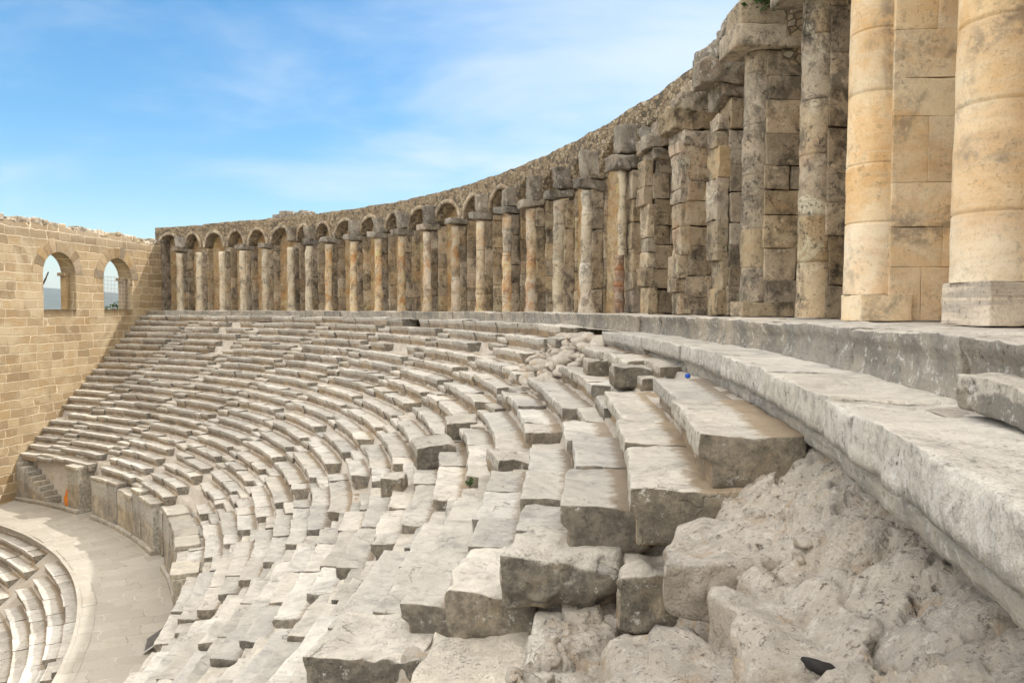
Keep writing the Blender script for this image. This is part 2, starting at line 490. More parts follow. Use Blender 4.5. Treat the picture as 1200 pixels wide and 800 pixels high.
def mat_rough_rubble(dark=0.0):
    """exposed concrete core: pale mortar, pebbles, ochre earth"""
    m, t = newmat('exposed_rubble_core')
    w = t.new('ShaderNodeTexNoise'); t.put(w.inputs['Vector'], t.pos); w.inputs['Scale'].default_value = 4.0; w.inputs['Detail'].default_value = 6
    q = t.vmath('ADD', t.pos, t.scale(w.outputs['Color'], (0.3, 0.3, 0.3)))
    n1 = t.noise(t.pos, 1.6, 6, 0.7, 0.8)
    n2 = t.noise(q, 7.0, 6, 0.72)
    n3 = t.noise(t.pos, 42.0, 5, 0.72)
    e = t.voro(q, 9.5, 'DISTANCE_TO_EDGE')
    cn = t.new('ShaderNodeTexVoronoi', feature='F1'); t.put(cn.inputs['Vector'], q); cn.inputs['Scale'].default_value = 9.5
    sep = t.new('ShaderNodeSeparateColor'); t.link(cn.outputs['Color'], sep.inputs[0])
    c = t.mix(t.ramp(n1, 0.36, 0.64), (0.62, 0.565, 0.50), (0.52, 0.465, 0.395))
    c = t.mix(t.ramp(sep.outputs[0], 0.25, 0.95, 0, 0.35), c, (0.40, 0.375, 0.345))
    c = t.mix(t.ramp(sep.outputs[1], 0.72, 0.86, 0, 0.5), c, (0.56, 0.51, 0.45))
    c = t.mix(t.ramp(sep.outputs[2], 0.90, 0.97, 0, 0.5), c, (0.47, 0.33, 0.20))
    c = t.mix(t.ramp(t.noise(t.pos, 1.3, 7, 0.72, 0.8), 0.53, 0.70, 0, 0.55), c, (0.46, 0.33, 0.20))
    c = t.mix(t.ramp(t.noise(t.pos, 2.3, 5, 0.72, 0.5), 0.64, 0.74, 0, 0.7), c, (0.33, 0.15, 0.05))
    c = t.mix(t.ramp(n2, 0.58, 0.74, 0, 0.4), c, (0.28, 0.24, 0.195))
    c = t.mix(t.math('MULTIPLY', t.ramp(t.noise(t.pos, 10, 5, 0.75), 0.60, 0.66), t.ramp(t.noise(t.pos, 1.7, 3, 0.6), 0.5, 0.62)), c, (0.06, 0.055, 0.05))
    c = t.mix(t.ramp(n3, 0.54, 0.74, 0, 0.4), c, (0.17, 0.14, 0.11))
    if dark:
        # weathered crust: grey skin, black pits, lichen, bright broken grains
        c = t.mix(t.ramp(t.noise(t.pos, 3.6, 9, 0.86, 0.4), 0.46, 0.60, 0, 0.55), c, (0.37, 0.345, 0.315))
        c = t.mix(t.ramp(t.noise(t.vmath('ADD', t.pos, (4, 4, 9)), 1.5, 9, 0.84, 0.6), 0.55, 0.64, 0, 0.6), c, (0.46, 0.34, 0.21))
        c = t.mix(t.ramp(t.noise(t.vmath('ADD', t.pos, (8, 2, 5)), 2.0, 9, 0.85, 0.4), 0.62, 0.68, 0, 0.8), c, (0.30, 0.14, 0.05))
        c = t.mix(t.math('MULTIPLY', t.ramp(t.noise(t.pos, 20.0, 8, 0.86), 0.55, 0.60), 0.8), c, (0.13, 0.105, 0.08))
        c = t.mix(t.math('MULTIPLY', t.ramp(t.noise(t.vmath('ADD', t.pos, (5, 1, 3)), 9.0, 9, 0.86), 0.545, 0.59), 0.8), c, (0.68, 0.635, 0.575))
        c = t.mix(t.math('MULTIPLY', t.ramp(t.noise(t.vmath('ADD', t.pos, (1, 7, 2)), 7.0, 7, 0.78, 0.5), 0.63, 0.67), 0.8), c, (0.05, 0.045, 0.04))
        # earth between the stones
        up = t.ramp(t.nz, 0.2, 0.7, 1, 0)
        c = t.mix(t.math('MULTIPLY', up, 0.30), c, (0.34, 0.26, 0.17))
    t.link(c, t.bsdf.inputs['Base Color'])
    h = t.math('ADD', t.math('MULTIPLY', t.ramp(e, 0, 0.16), 0.3), t.math('ADD', t.math('MULTIPLY', n2, 0.9), t.math('MULTIPLY', n3, 0.35)))
    rg = t.math('ABSOLUTE', t.math('SUBTRACT', t.noise(t.pos, 11.0, 7, 0.72), 0.5))
    h = t.math('ADD', t.math('MULTIPLY', h, 0.6), t.math('ADD', t.math('MULTIPLY', rg, 1.6), t.math('MULTIPLY', t.noise(t.pos, 60.0, 4, 0.75), 0.45)))
    bump(t, h, 0.95, 0.035)
    return m


def mat_endwall():
    """coursed sandstone blocks with pale mortar; uv: metres along the wall, height"""
    m, t = newmat('coursed_sandstone')
    uv = t.new('ShaderNodeUVMap'); uv.uv_map = 'uv'
    w = t.new('ShaderNodeTexNoise'); t.put(w.inputs['Vector'], uv.outputs[0]); w.inputs['Scale'].default_value = 1.6; w.inputs['Detail'].default_value = 4
    wv = t.scale(t.vmath('SUBTRACT', w.outputs['Color'], (0.5, 0.5, 0.5)), (0.34, 0.24, 0))
    q = t.vmath('ADD', uv.outputs[0], wv)
    # every course has its own block length
    sq = t.new('ShaderNodeSeparateXYZ'); t.link(q, sq.inputs[0])
    row = t.math('FLOOR', t.math('DIVIDE', sq.outputs[1], 0.5))
    wn = t.new('ShaderNodeTexWhiteNoise', noise_dimensions='1D'); t.link(row, wn.inputs['W'])
    wob = t.noise(t.scale(q, (0.35, 0.0, 0.0)), 1.0, 2, 0.5)
    xx = t.math('ADD', t.math('MULTIPLY', sq.outputs[0], t.ramp(wn.outputs['Value'], 0, 1, 0.72, 1.5, False)), t.math('MULTIPLY', wn.outputs['Value'], 37.0))
    xw = t.noise(t.vmath('ADD', t.scale(uv.outputs[0], (0.55, 0, 0)), wn.outputs['Color']), 1.0, 2, 0.5)
    cq = t.new('ShaderNodeCombineXYZ'); t.link(t.math('ADD', xx, t.math('MULTIPLY', xw, 2.2)), cq.inputs[0]); t.link(sq.outputs[1], cq.inputs[1])
    q = cq.outputs[0]
    br = t.new('ShaderNodeTexBrick')
    br.offset = 0.0; br.offset_frequency = 2; br.squash = 1.0; br.squash_frequency = 2
    t.put(br.inputs['Vector'], q)
    br.inputs['Color1'].default_value = (0, 0, 0, 1); br.inputs['Color2'].default_value = (1, 1, 1, 1); br.inputs['Mortar'].default_value = (0.5, 0.5, 0.5, 1)
    br.inputs['Scale'].default_value = 1.0
    br.inputs['Mortar Size'].default_value = 0.042
    br.inputs['Mortar Smooth'].default_value = 0.9
    br.inputs['Brick Width'].default_value = 1.25
    br.inputs['Row Height'].default_value = 0.5
    n1 = t.noise(uv.outputs[0], 0.8, 5, 0.7, 0.5)
    n2 = t.noise(uv.outputs[0], 6.0, 6, 0.72)
    n3 = t.noise(uv.outputs[0], 30.0, 4, 0.7)
    c = t.mix(br.outputs['Color'], (0.245, 0.18, 0.108), (0.43, 0.335, 0.21))
    c = t.mix(t.ramp(n1, 0.45, 0.68, 0, 0.6), c, (0.34, 0.22, 0.10))
    c = t.mix(t.ramp(n2, 0.48, 0.72, 0, 0.55), c, (0.26, 0.17, 0.085))
    c = t.mix(t.ramp(n3, 0.52, 0.75, 0, 0.35), c, (0.17, 0.115, 0.06))
    c = t.mix(t.ramp(t.noise(uv.outputs[0], 0.45, 6, 0.7, 0.8), 0.48, 0.64, 0, 0.6), c, (0.47, 0.39, 0.265))
    hi_ = t.new('ShaderNodeSeparateXYZ'); t.link(uv.outputs[0], hi_.inputs[0])
    c = t.mix(t.math('MULTIPLY', t.ramp(t.math('ADD', hi_.outputs[1], t.math('MULTIPLY', n2, 1.2)), 3.9, 5.0), 0.6), c, (0.20, 0.155, 0.105))
    mort = t.math('MULTIPLY', br.outputs['Fac'], t.ramp(n1, 0.36, 0.56, 0.5, 1.0))
    c = t.mix(mort, c, (0.56, 0.47, 0.34))
    t.link(c, t.bsdf.inputs['Base Color'])
    h = t.math('ADD', t.math('MULTIPLY', br.outputs['Fac'], -0.5), t.math('ADD', t.math('MULTIPLY', n2, 0.5), t.math('MULTIPLY', n3, 0.2)))
    bump(t, h, 0.7, 0.06)
    return m


def mat_paving():
    m, t = newmat('walkway_paving')
    w = t.new('ShaderNodeTexNoise'); t.put(w.inputs['Vector'], t.pos); w.inputs['Scale'].default_value = 0.9; w.inputs['Detail'].default_value = 4
    q = t.vmath('ADD', t.pos, t.scale(t.vmath('SUBTRACT', w.outputs['Color'], (0.5, 0.5, 0.5)), (0.9, 0.9, 0)))
    rel = t.vmath('SUBTRACT', q, (OX, OY, 0))
    sr = t.new('ShaderNodeSeparateXYZ'); t.link(rel, sr.inputs[0])
    rad = t.math('SQRT', t.math('ADD', t.math('MULTIPLY', sr.outputs[0], sr.outputs[0]), t.math('MULTIPLY', sr.outputs[1], sr.outputs[1])))
    arc = t.math('MULTIPLY', t.math('ARCTAN2', sr.outputs[1], sr.outputs[0]), 29.5)
    cq = t.new('ShaderNodeCombineXYZ'); t.link(rad, cq.inputs[0]); t.link(arc, cq.inputs[1])
    br = t.new('ShaderNodeTexBrick'); t.link(cq.outputs[0], br.inputs['Vector'])
    br.offset = 0.37; br.squash = 0.7; br.squash_frequency = 3
    br.inputs['Color1'].default_value = (0, 0, 0, 1); br.inputs['Color2'].default_value = (1, 1, 1, 1); br.inputs['Mortar'].default_value = (0.5, 0.5, 0.5, 1)
    for k_, v_ in (('Scale', 1.0), ('Mortar Size', 0.03), ('Mortar Smooth', 0.8), ('Brick Width', 1.15), ('Row Height', 0.72)): br.inputs[k_].default_value = v_
    sep = t.new('ShaderNodeSeparateColor'); t.link(br.outputs['Color'], sep.inputs[0])
    e = t.math('MULTIPLY', t.math('SUBTRACT', 1.0, br.outputs['Fac']), 0.08)
    n1 = t.noise(t.pos, 1.1, 5, 0.68, 0.5)
    n2 = t.noise(t.pos, 9, 5, 0.7)
    c = t.mix(sep.outputs[0], (0.37, 0.34, 0.295), (0.44, 0.41, 0.36))
    c = t.mix(t.ramp(n1, 0.48, 0.7, 0, 0.5), c, (0.34, 0.30, 0.245))
    c = t.mix(t.ramp(n2, 0.52, 0.75, 0, 0.4), c, (0.27, 0.24, 0.2))
    line = t.math('MULTIPLY', t.ramp(e, 0.0, 0.07, 1, 0), t.ramp(t.noise(t.pos, 0.9, 3, 0.6), 0.47, 0.58))
    c = t.mix(t.math('MULTIPLY', line, 0.75), c, (0.58, 0.54, 0.475))
    crack = t.math('MULTIPLY', t.ramp(e, 0.0, 0.05, 1, 0), t.ramp(t.noise(t.vmath('ADD', t.pos, (7, 3, 0)), 0.9, 3, 0.6), 0.50, 0.60))
    c = t.mix(t.math('MULTIPLY', crack, 0.6), c, (0.2, 0.17, 0.13))
    t.link(c, t.bsdf.inputs['Base Color'])
    bump(t, t.math('ADD', n2, t.ramp(e, 0, 0.05)), 0.35, 0.03)
    return m


def mat_simple(name, col, rough=0.8, metal=0, nscale=6, var=0.25):
    m, t = newmat(name)
    n = t.noise(t.pos, nscale, 4, 0.65)
    c = t.mix(t.ramp(n, 0.35, 0.68), col, tuple(x * (1 - var) for x in col))
    t.link(c, t.bsdf.inputs['Base Color'])
    t.bsdf.inputs['Roughness'].default_value = rough
    t.bsdf.inputs['Metallic'].default_value = metal
    return m


M_attic = mat_rubble_masonry()
M_core = mat_rough_rubble()
M_rubble = mat_rough_rubble(1.0)
M_endwall = mat_endwall()
M_paving = mat_paving()
M_terrain = mat_simple('dry_plain', (0.10, 0.105, 0.055), 1.0, 0, 0.002, 0.5)
M_hill = mat_simple('scrub_hill', (0.055, 0.07, 0.045), 1.0, 0, 0.003, 0.4)
M_leaf = mat_simple('leaf_green', (0.05, 0.105, 0.02), 0.7, 0, 20, 0.6)
M_twig = mat_simple('dry_twig', (0.10, 0.075, 0.05), 0.9)
M_blue = mat_simple('blue_plastic', (0.02, 0.09, 0.45), 0.35)
M_orange = mat_simple('plain_orange', (0.62, 0.20, 0.03), 0.9)
M_black = mat_simple('black_stone', (0.022, 0.02, 0.02), 0.7, 0, 30)
M_metal = mat_simple('pale_metal', (0.55, 0.55, 0.55), 0.4, 0.7)
M_plate = mat_simple('dark_plate', (0.10, 0.10, 0.105), 0.35, 0, 8, 0.5)
M_wire = mat_simple('wire', (0.45, 0.45, 0.44), 0.5, 0.6)

# ------------------------------------------------------------------ seating geometry
TREAD, RISE = 0.52, 0.376
R_L, Z_L = 41.75, -0.477            # front edge and top of the ledge below the gallery podium
NROW = 20
rowR = lambda k: R_L - TREAD * k
rowZ = lambda k: Z_L - RISE * k
STAIRS = [-8.8, 0.0, 9.6, 18.8, 27.8, 36.8, 45.8, 54.9, 63.6]
Z_DIA, R_DIA_OUT, R_DIA_IN = -10.54, 31.0, 28.03
ORD = ['first', 'second', 'third', 'fourth', 'fifth', 'sixth', 'seventh', 'eighth', 'ninth', 'tenth', 'eleventh', 'twelfth', 'thirteenth',
       'fourteenth', 'fifteenth', 'sixteenth', 'seventeenth', 'eighteenth', 'nineteenth', 'twentieth', 'twenty-first', 'twenty-second',
       'twenty-third', 'twenty-fourth', 'twenty-fifth', 'twenty-sixth']

# the end wall with the windows: straight, from the end of the gallery towards the stage
WA = np.array([-25.62, 53.2]); WB = np.array([-27.4, 38.8])
WU = (WB - WA) / np.linalg.norm(WB - WA)
WN = np.array([-WU[1], WU[0]])       # towards the seats
if WN[0] < 0: WN = -WN


def wall_theta(R):
    """angle where the circle of radius R meets the end wall"""
    c = np.array([OX, OY])
    d = WA - c
    b = d @ WU
    q = b * b - (d @ d - R * R)
    p = WA + WU * (-b - math.sqrt(max(q, 0)))
    return math.degrees(math.atan2(p[1] - OY, p[0] - OX))


# ends of the near wedge, row by row, as in the photograph
NEAR_END = {1: -8.4, 2: -8.55, 3: -7.35, 4: -6.5, 5: -5.8, 6: -6.4, 7: -5.6, 8: -7.0, 9: -7.0}
NEAR_SPLIT = {1: [-2.8, -5.6], 2: [-4.4, -6.2], 3: [-2.9, -5.4], 4: [-3.2, -5.1], 5: [-2.5, -4.3]}


def in_ruin(k, th):
    """places where the photograph shows no seat block"""
    if k <= 2 and 6.0 < th < 12.2: return True
    if k == 3 and 8.0 < th < 11.0: return True
    if k >= 18 and 35.3 < th < 38.6: return True
    if k == 17 and 36.0 < th < 38.2: return True
    if k >= 19 and 33.0 < th < 38.5: return True
    if k >= 19 and 53.4 < th < 55.8: return True
    if k in (17, 18, 19) and 44.6 < th < 47.0: return True
    if k in (1, 2, 3) and 58.2 < th < 59.6: return True
    if k in (3, 4) and 31 < th < 32.5: return True
    if k in (4, 5) and 55.5 < th < 56.8: return True
    return False


def visible(R, th, z):
    x, y = pol(R, th)
    ph = RAD(2.603)
    d = y * math.cos(ph) - z * math.sin(ph)
    if d < 0.4: return False
    u = 600 + 850 * x / d
    v = 400 - 850 * (y * math.sin(ph) + z * math.cos(ph)) / d
    return -160 < u < 1330 and -200 < v < 960


WEDGES = []
bounds = STAIRS
NW = len(STAIRS)


def wedge_name(w):
    # counted from the windowed wall
    i = NW - 1 - w
    return ORD[i]


def build_benches():
    for w in range(NW):
        for k in range(1, NROW + 1):
            R, z = rowR(k), rowZ(k)
            half = math.degrees(0.62 / R)
            t0 = STAIRS[w] + half + RS.uniform(-0.25, 0.25)
            t1 = (STAIRS[w + 1] - half + RS.uniform(-0.25, 0.25)) if w + 1 < NW else wall_theta(R + 0.25)
            if w == 0:
                t0 = NEAR_END.get(k, -7.6)
            cuts = [t0]
            if w == 0 and k in NEAR_SPLIT:
                cuts += sorted(NEAR_SPLIT[k])
                t1 = {1: -2.75, 2: -0.9, 3: -0.8, 4: -1.0, 5: -0.7}[k]
                cuts = sorted(c for c in cuts if c < t1 - 0.5)
            else:
                while True:
                    L = RS.uniform(1.1, 2.6) if RS.rand() < 0.88 else RS.uniform(0.5, 1.0)
                    nt = cuts[-1] + math.degrees(L / R)
                    if nt > t1 - math.degrees(0.6 / R): break
                    cuts.append(nt)
            cuts.append(t1)
            specs = []
            for a, b in zip(cuts[:-1], cuts[1:]):
                mid = (a + b) / 2
                if in_ruin(k, mid): continue
                if not (visible(R, a, z) or visible(R, b, z) or visible(R, mid, z)): continue
                if w > 0 and RS.rand() < 0.018: continue
                specs.append((a, b))
            if not specs: continue
            mid = (specs[0][0] + specs[-1][1]) / 2
            x, y = pol(R + 0.3, mid)
            d = dist_at(R, mid, z)
            adj = 'worn stone bench' if d > 16 else 'broad lichen-spotted bench'
            where = 'beside the windowed wall' if w == NW - 1 else ('beside the nearest broken stairway' if w == 0 else f'{wedge_name(w)} seat wedge from the windowed wall')
            b = empty('stone_bench', (x, y, z - RISE), f'{adj}, {ORD[k - 1]} below the ledge, {where}', 'bench', 'stone benches of the upper seating')
            row_dz = RS.uniform(-0.018, 0.018)
            for a, bb in specs:
                near = d < 11
                g = math.degrees((RS.uniform(0.004, 0.016) if near else RS.uniform(0.001, 0.007)) / R)
                big = 1.0 if near else 1.25
                dz = row_dz + RS.normal(0, 0.022 if near else 0.014)
                dr = RS.normal(0, 0.03 if near else 0.022)
                if not near and RS.rand() < 0.05: dz -= RS.uniform(0.04, 0.1); dr += RS.uniform(-0.06, 0.04)
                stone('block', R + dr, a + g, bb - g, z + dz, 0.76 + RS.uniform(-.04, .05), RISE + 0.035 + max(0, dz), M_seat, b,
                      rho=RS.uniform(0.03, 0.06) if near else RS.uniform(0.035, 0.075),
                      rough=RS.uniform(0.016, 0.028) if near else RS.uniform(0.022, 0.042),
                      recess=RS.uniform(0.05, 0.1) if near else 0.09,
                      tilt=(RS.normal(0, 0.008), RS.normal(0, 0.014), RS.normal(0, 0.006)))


def build_stairs():
    for w, s in enumerate(STAIRS):
        specs = []
        for k in range(1, NROW + 1):
            R, z = rowR(k), rowZ(k)
            half = math.degrees(0.60 / R)
            if w == 0: continue
            if in_ruin(k, s): continue
            if not visible(R, s, z): continue
            specs.append((R, s - half, s + half, z, k))
        if not specs: continue
        R, a, bb, z, k = specs[len(specs) // 2]
        x, y = pol(R + 0.4, s)
        nm = ORD[NW - 1 - w]
        e = empty('stairway', (x, y, z - 0.5), f'narrow worn stairway climbing through the seats, {nm} stairway from the windowed wall', 'stairway', 'stairways through the upper seating')
        for (R, a, bb, z, k) in specs:
            d = dist_at(R, s, z)
            if RS.rand() < 0.94:
                stone('step', R + RS.normal(0.03, 0.03), a, bb, z - 0.17 + RS.normal(0, 0.035), 0.5, 0.26, M_step, e, rho=0.05, rough=0.03,
                      tilt=(RS.normal(0, 0.02), RS.normal(0, 0.03), RS.normal(0, 0.02)))
            if RS.rand() < 0.72:
                c = RS.uniform(-0.1, 0.1)
                stone('step', R + 0.27 + RS.normal(0, 0.03), a - 0.1 + max(c, 0), bb + 0.1 + min(c, 0), z + RS.normal(0, 0.025), 0.40, 0.24, M_step, e, rho=0.05, rough=0.03,
                      tilt=(RS.normal(0, 0.02), RS.normal(0, 0.03), RS.normal(0, 0.02)))


def arc_grid(Rs, ths, zfun, jitter=0.0, seed=0, sc=2.0):
    Rg, Tg = np.meshgrid(Rs, ths, indexing='ij')
    X, Y = pol(Rg.ravel(), Tg.ravel())
    Z = zfun(Rg.ravel(), Tg.ravel())
    V = np.stack([X, Y, Z], 1)
    if jitter: V[:, 2] += fbm(V, sc, seed, 4) * jitter
    n, m = len(Rs), len(ths)
    idx = np.arange(n * m).reshape(n, m)
    F = np.stack([idx[:-1, :-1].ravel(), idx[1:, :-1].ravel(), idx[1:, 1:].ravel(), idx[:-1, 1:].ravel()], 1)
    return V, F


def build_core():
    # the packed fill under the seats, seen where blocks are missing; follows the rows one step lower
    Rs = np.linspace(30.9, 43.0, 120)
    ths = np.linspace(-16, 73.5, 500)

    def z(R, th):
        k = (R_L - R) / TREAD
        zz = Z_L - RISE * (np.ceil(np.clip(k, 0, 99)) + 0.93)
        zz = np.where(R > R_L, Z_L - 0.42, zz)
        zz = np.where(R < 31.75, Z_DIA - 0.3, zz)
        pit = (th < -7.2) & (R > 36.5)
        zz = np.where(pit, zz - 0.9, zz)
        return np.maximum(zz, Z_DIA - 0.3)
    V, F = arc_grid(Rs, ths, z, 0.05, 3, 3.0)
    tag(mk('earth_bank', V, F, M_core), kind='structure')
    # walkway between the two seat banks
    V, F = arc_grid(np.linspace(27.9, 31.9, 14), np.linspace(-20, 78, 240), lambda R, t: np.full_like(R, Z_DIA), 0.02, 8, 1.0)
    tag(mk('walkway_paving', V, F, M_paving), kind='structure')
    # gallery floor and the terrace behind it
    V, F = arc_grid(np.linspace(42.75, 47.6, 24), np.linspace(-22, 73, 260), lambda R, t: np.full_like(R, -0.166), 0.008, 5, 1.5)
    tag(mk('gallery_floor', V, F, M_ledge), kind='structure')
    # stony strip between podium and ledge
    V, F = arc_grid(np.linspace(42.2, 42.9, 12), np.linspace(-22, 73, 300), lambda R, t: np.full_like(R, Z_L - 0.055), 0.02, 6, 3.0)
    tag(mk('terrace_ground', V, F, M_core), kind='structure')


def build_ledge():
    """top course with the moulded edge, row 0"""
    cuts, t = [], 7.0
    near = [7.0, 2.6, -1.2, -4.6, -7.2, -9.6, -13.2, -17.5]
    x, y = pol(R_L, -5)
    e = empty('stone_ledge', (x, y, Z_L - 0.5), 'long moulded stone ledge running along the foot of the near columns, grey with white lichen', 'ledge')
    for a, b in zip(near[:-1], near[1:]):
        th0, th1 = b, a
        d = dist_at(R_L, (th0 + th1) / 2, Z_L)
        s = res(d, 0.035)
        L = RAD(th1 - th0) * R_L - 0.012
        seed = RS.randint(1, 999)
        P, F, E = rbox(L, 0.86, 0.46, s, 0.026, 0.016, seed, 0, 1.5, off=RS.rand(3) * 40)
        # moulding: crown band, groove, set-back fascia, undercut
        f = np.clip(1 - P[:, 1] / 0.35, 0, 1)
        zz = P[:, 2]
        prof = np.interp(zz, [0.0, 0.03, 0.06, 0.17, 0.185, 0.20, 0.215, 0.24, 0.46], [0.24, 0.13, 0.10, 0.085, 0.17, 0.17, 0.02, 0.0, 0.0])
        prof = prof + fbm(P + th0, 4.0, 61, 4, 0.6) * 0.03
        P[:, 1] += prof * f
        dz = {0: -0.03, 1: 0.0}.get(0, 0) + RS.normal(0, 0.008)
        P[:, 2] += (P[:, 0] - L / 2) * RS.normal(0, 0.003)
        V = cambend(P, R_L + RS.normal(0, 0.012), th0, Z_L - 0.46 + dz)
        mk('ledge_stone', V, F, M_ledge, e, attrs={'endf': ('FACE', E), 'hz': ('POINT', LAST['hz']), 'yd': ('POINT', LAST['yd'] * 0)})
    # far part of the same course, set block by block
    x, y = pol(R_L, 40)
    e2 = empty('stone_ledge', (x, y, Z_L - 0.5), 'broken top course of stone below the far gallery, reaching the windowed wall', 'ledge')
    t = 12.6
    tw = wall_theta(R_L + 0.3)
    while t < tw - 1:
        L = RS.uniform(1.0, 2.3)
        t2 = min(t + math.degrees(L / R_L), tw)
        if RS.rand() > 0.06:
            stone('ledge_stone', R_L + RS.normal(0, 0.05), t, t2 - 0.02, Z_L + RS.normal(0, 0.035), 0.85, 0.42, M_seat, e2, rho=0.06, rough=0.03, recess=0.07,
                  tilt=(RS.normal(0, 0.01), RS.normal(0, 0.015), 0))
        t = t2


def build_podium():
    zt = -0.142
    x, y = pol(42.45, 10)
    e = empty('gallery_podium', (x, y, zt - 0.42), 'low moulded stone podium carrying the gallery columns, dark face with white lichen', 'podium')
    t = -20.0
    tw = wall_theta(42.6)
    first = True
    while t < tw - 0.5:
        L = RS.uniform(1.3, 2.4)
        t2 = min(t + math.degrees(L / 42.45), tw)
        mid = (t + t2) / 2
        if t2 > -14.5:
            d = dist_at(42.45, mid, zt)
            s = res(d, 0.032)
            LL = RAD(t2 - t) * 42.45 - 0.015
            P, F, E = rbox(LL, 0.72, 0.44, s, 0.04, 0.026, RS.randint(1, 999), 0, 1.1, off=RS.rand(3) * 40)
            f = np.clip(1 - P[:, 1] / 0.4, 0, 1)
            prof = np.interp(P[:, 2], [0, 0.05, 0.06, 0.095, 0.105, 0.13, 0.15, 0.31, 0.33, 0.345, 0.44], [-0.01, -0.01, 0.0, 0.0, 0.012, 0.012, 0.028, 0.03, 0.026, 0.0, 0.0])
            P[:, 1] += prof * f + fbm(P + mid * 3, 3.5, 71, 4, 0.6) * 0.035 * f
            V = cambend(P, 42.45 + (0.03 if mid > 12 else 0) + RS.normal(0, 0.02), t, zt - 0.44 + RS.normal(0, 0.01))
            mk('podium_stone', V, F, M_podium, e, attrs={'endf': ('FACE', E), 'hz': ('POINT', LAST['hz'] * 0), 'yd': ('POINT', LAST['yd'] * 0)})
        t = t2
    # rough lump of an old step in front of it
    tag(stone('step_remnant', 42.28, -15.5, -10.2, -0.33, 0.28, 0.17, M_podium, None, rho=0.03, rough=0.035), 'rough grey remnant of a stone step set against the podium at the right', 'step')


# ------------------------------------------------------------------ gallery
PIER_TH = [69.41, 67.02, 64.16, 61.58, 58.74, 55.43, 53.08, 50.49, 47.21, 43.92, 40.85, 37.46, 33.77, 30.58, 27.25, 24.32, 21.09, 18.01, 14.33, 11.44, 8.73, 5.55, 3.53, 0.37, -2.36, -5.73, -8.8]
Z_F = -0.142
Z_TOP = 6.02


def lathe(R, th, prof, n, seed, rough=0.012, elong=0.0):
    """shaft: prof = list of (z, radius); closed top"""
    zs = np.array([p[0] for p in prof]); rs = np.array([p[1] for p in prof])
    ang = np.linspace(0, 2 * np.pi, n, endpoint=False)
    A, K = np.meshgrid(ang, np.arange(len(zs)), indexing='xy')
    A = A.ravel(); K = K.ravel()
    x0, y0 = pol(R, th)
    t = RAD(th)
    lx, ly = rs[K] * np.cos(A), rs[K] * np.sin(A)          # lx outward radial, ly tangential
    X = x0 + lx * math.cos(t) - ly * math.sin(t)
    Y = y0 + lx * math.sin(t) + ly * math.cos(t)
    V = np.stack([X, Y, zs[K]], 1)
    nd = fbm(V, 2.2, seed, 3) * rough + fbm(V, 9.0, seed + 2, 2) * rough * 0.5
    d = np.stack([X - x0, Y - y0], 1) / np.maximum(rs[K], 1e-3)[:, None]
    V[:, :2] += d * nd[:, None]
    m = len(zs)
    idx = np.arange(n * m).reshape(m, n)
    nx = np.roll(idx, -1, 1)
    F = np.stack([idx[:-1].ravel(), nx[:-1].ravel(), nx[1:].ravel(), idx[1:].ravel()], 1)
    c = len(V)
    V = np.concatenate([V, [[x0, y0, zs[-1]]]])
    T = np.stack([idx[-1], nx[-1], np.full(n, c)], 1)
    return V, [F, T]


def shaft(name, R, th, z0, z1, r0, r1, mat, parent, d, seed, drums=None, rough=0.012, base=False):
    n = 28 if d < 16 else (18 if d < 30 else 12)
    step = 0.06 if d < 16 else (0.14 if d < 30 else 0.3)
    zs = list(np.arange(z0, z1, step)) + [z1]
    drums = drums or []
    for j in drums:
        zs += [j - 0.014, j, j + 0.014]
    zs = sorted(set(round(z, 4) for z in zs))
    prof = []
    for z in zs:
        f = (z - z0) / (z1 - z0)
        r = r0 + (r1 - r0) * f
        if any(abs(z - j) < 0.004 for j in drums): r -= 0.022 if 'brick' not in name else 0.012
        if base and z - z0 < 0.22: r += 0.05 * (1 - (z - z0) / 0.22)
        prof.append((z, r))
    V, F = lathe(R, th, prof, n, seed, rough)
    tint = 0.5 + 0.0 * V[:, 2]
    if drums:
        for a, b in zip([z0] + drums, drums + [99]):
            tint[(V[:, 2] >= a - .01) & (V[:, 2] < b - .01)] = RS.uniform(0.25, 0.85)
    return mk(name, V, F, mat, parent, attrs={'tint': ('POINT', tint)})


def courses(R0, tha, thb, z0, z1, D, d, hmin=0.38, hmax=0.75, split=True, rough=0.012, jr=0.02, rho=0.022, skip=0.0, g=0.006):
    """pier masonry: courses of blocks between two angles"""
    M = Multi()
    z = z0
    step = res(d, 0.05, 0.3)
    while z < z1 - 0.05:
        h = min(RS.uniform(hmin, hmax), z1 - z)
        if z1 - z - h < 0.2: h = z1 - z
        cut = RS.uniform(0.3, 0.7) * D if (split and RS.rand() < 0.7) else D
        dr = RS.normal(0, jr)
        dth = math.degrees(RS.normal(0, jr * 0.5) / R0)
        if not (skip and RS.rand() < skip):
            M.arc(R0 + dr, tha + dth, thb + dth, z + h - g, cut - g, h - g, step, rho, rough)
        if cut < D:
            dth = math.degrees(RS.normal(0, jr * 0.6) / R0)
            M.arc(R0 + cut, tha + dth, thb + dth, z + h - g, D - cut, h - g, step, rho, rough)
        z += h
    return M


PIER_LOOK = {0: 'half-buried grey', 1: 'pale grey', 2: 'dark mottled', 3: 'pale smooth', 4: 'pale mottled', 5: 'white-streaked broken', 6: 'speckled cream', 7: 'orange-footed', 8: 'pitted cream', 9: 'orange slender',
             10: 'orange and grey', 11: 'orange', 12: 'tan and white', 13: 'cream and grey', 14: 'orange-streaked', 15: 'deep orange', 16: 'cream', 17: 'grey slender', 18: 'grey and cream', 19: 'tall weathered',
             20: 'red-footed ruined', 21: 'ruined', 22: 'ruined block-built'}


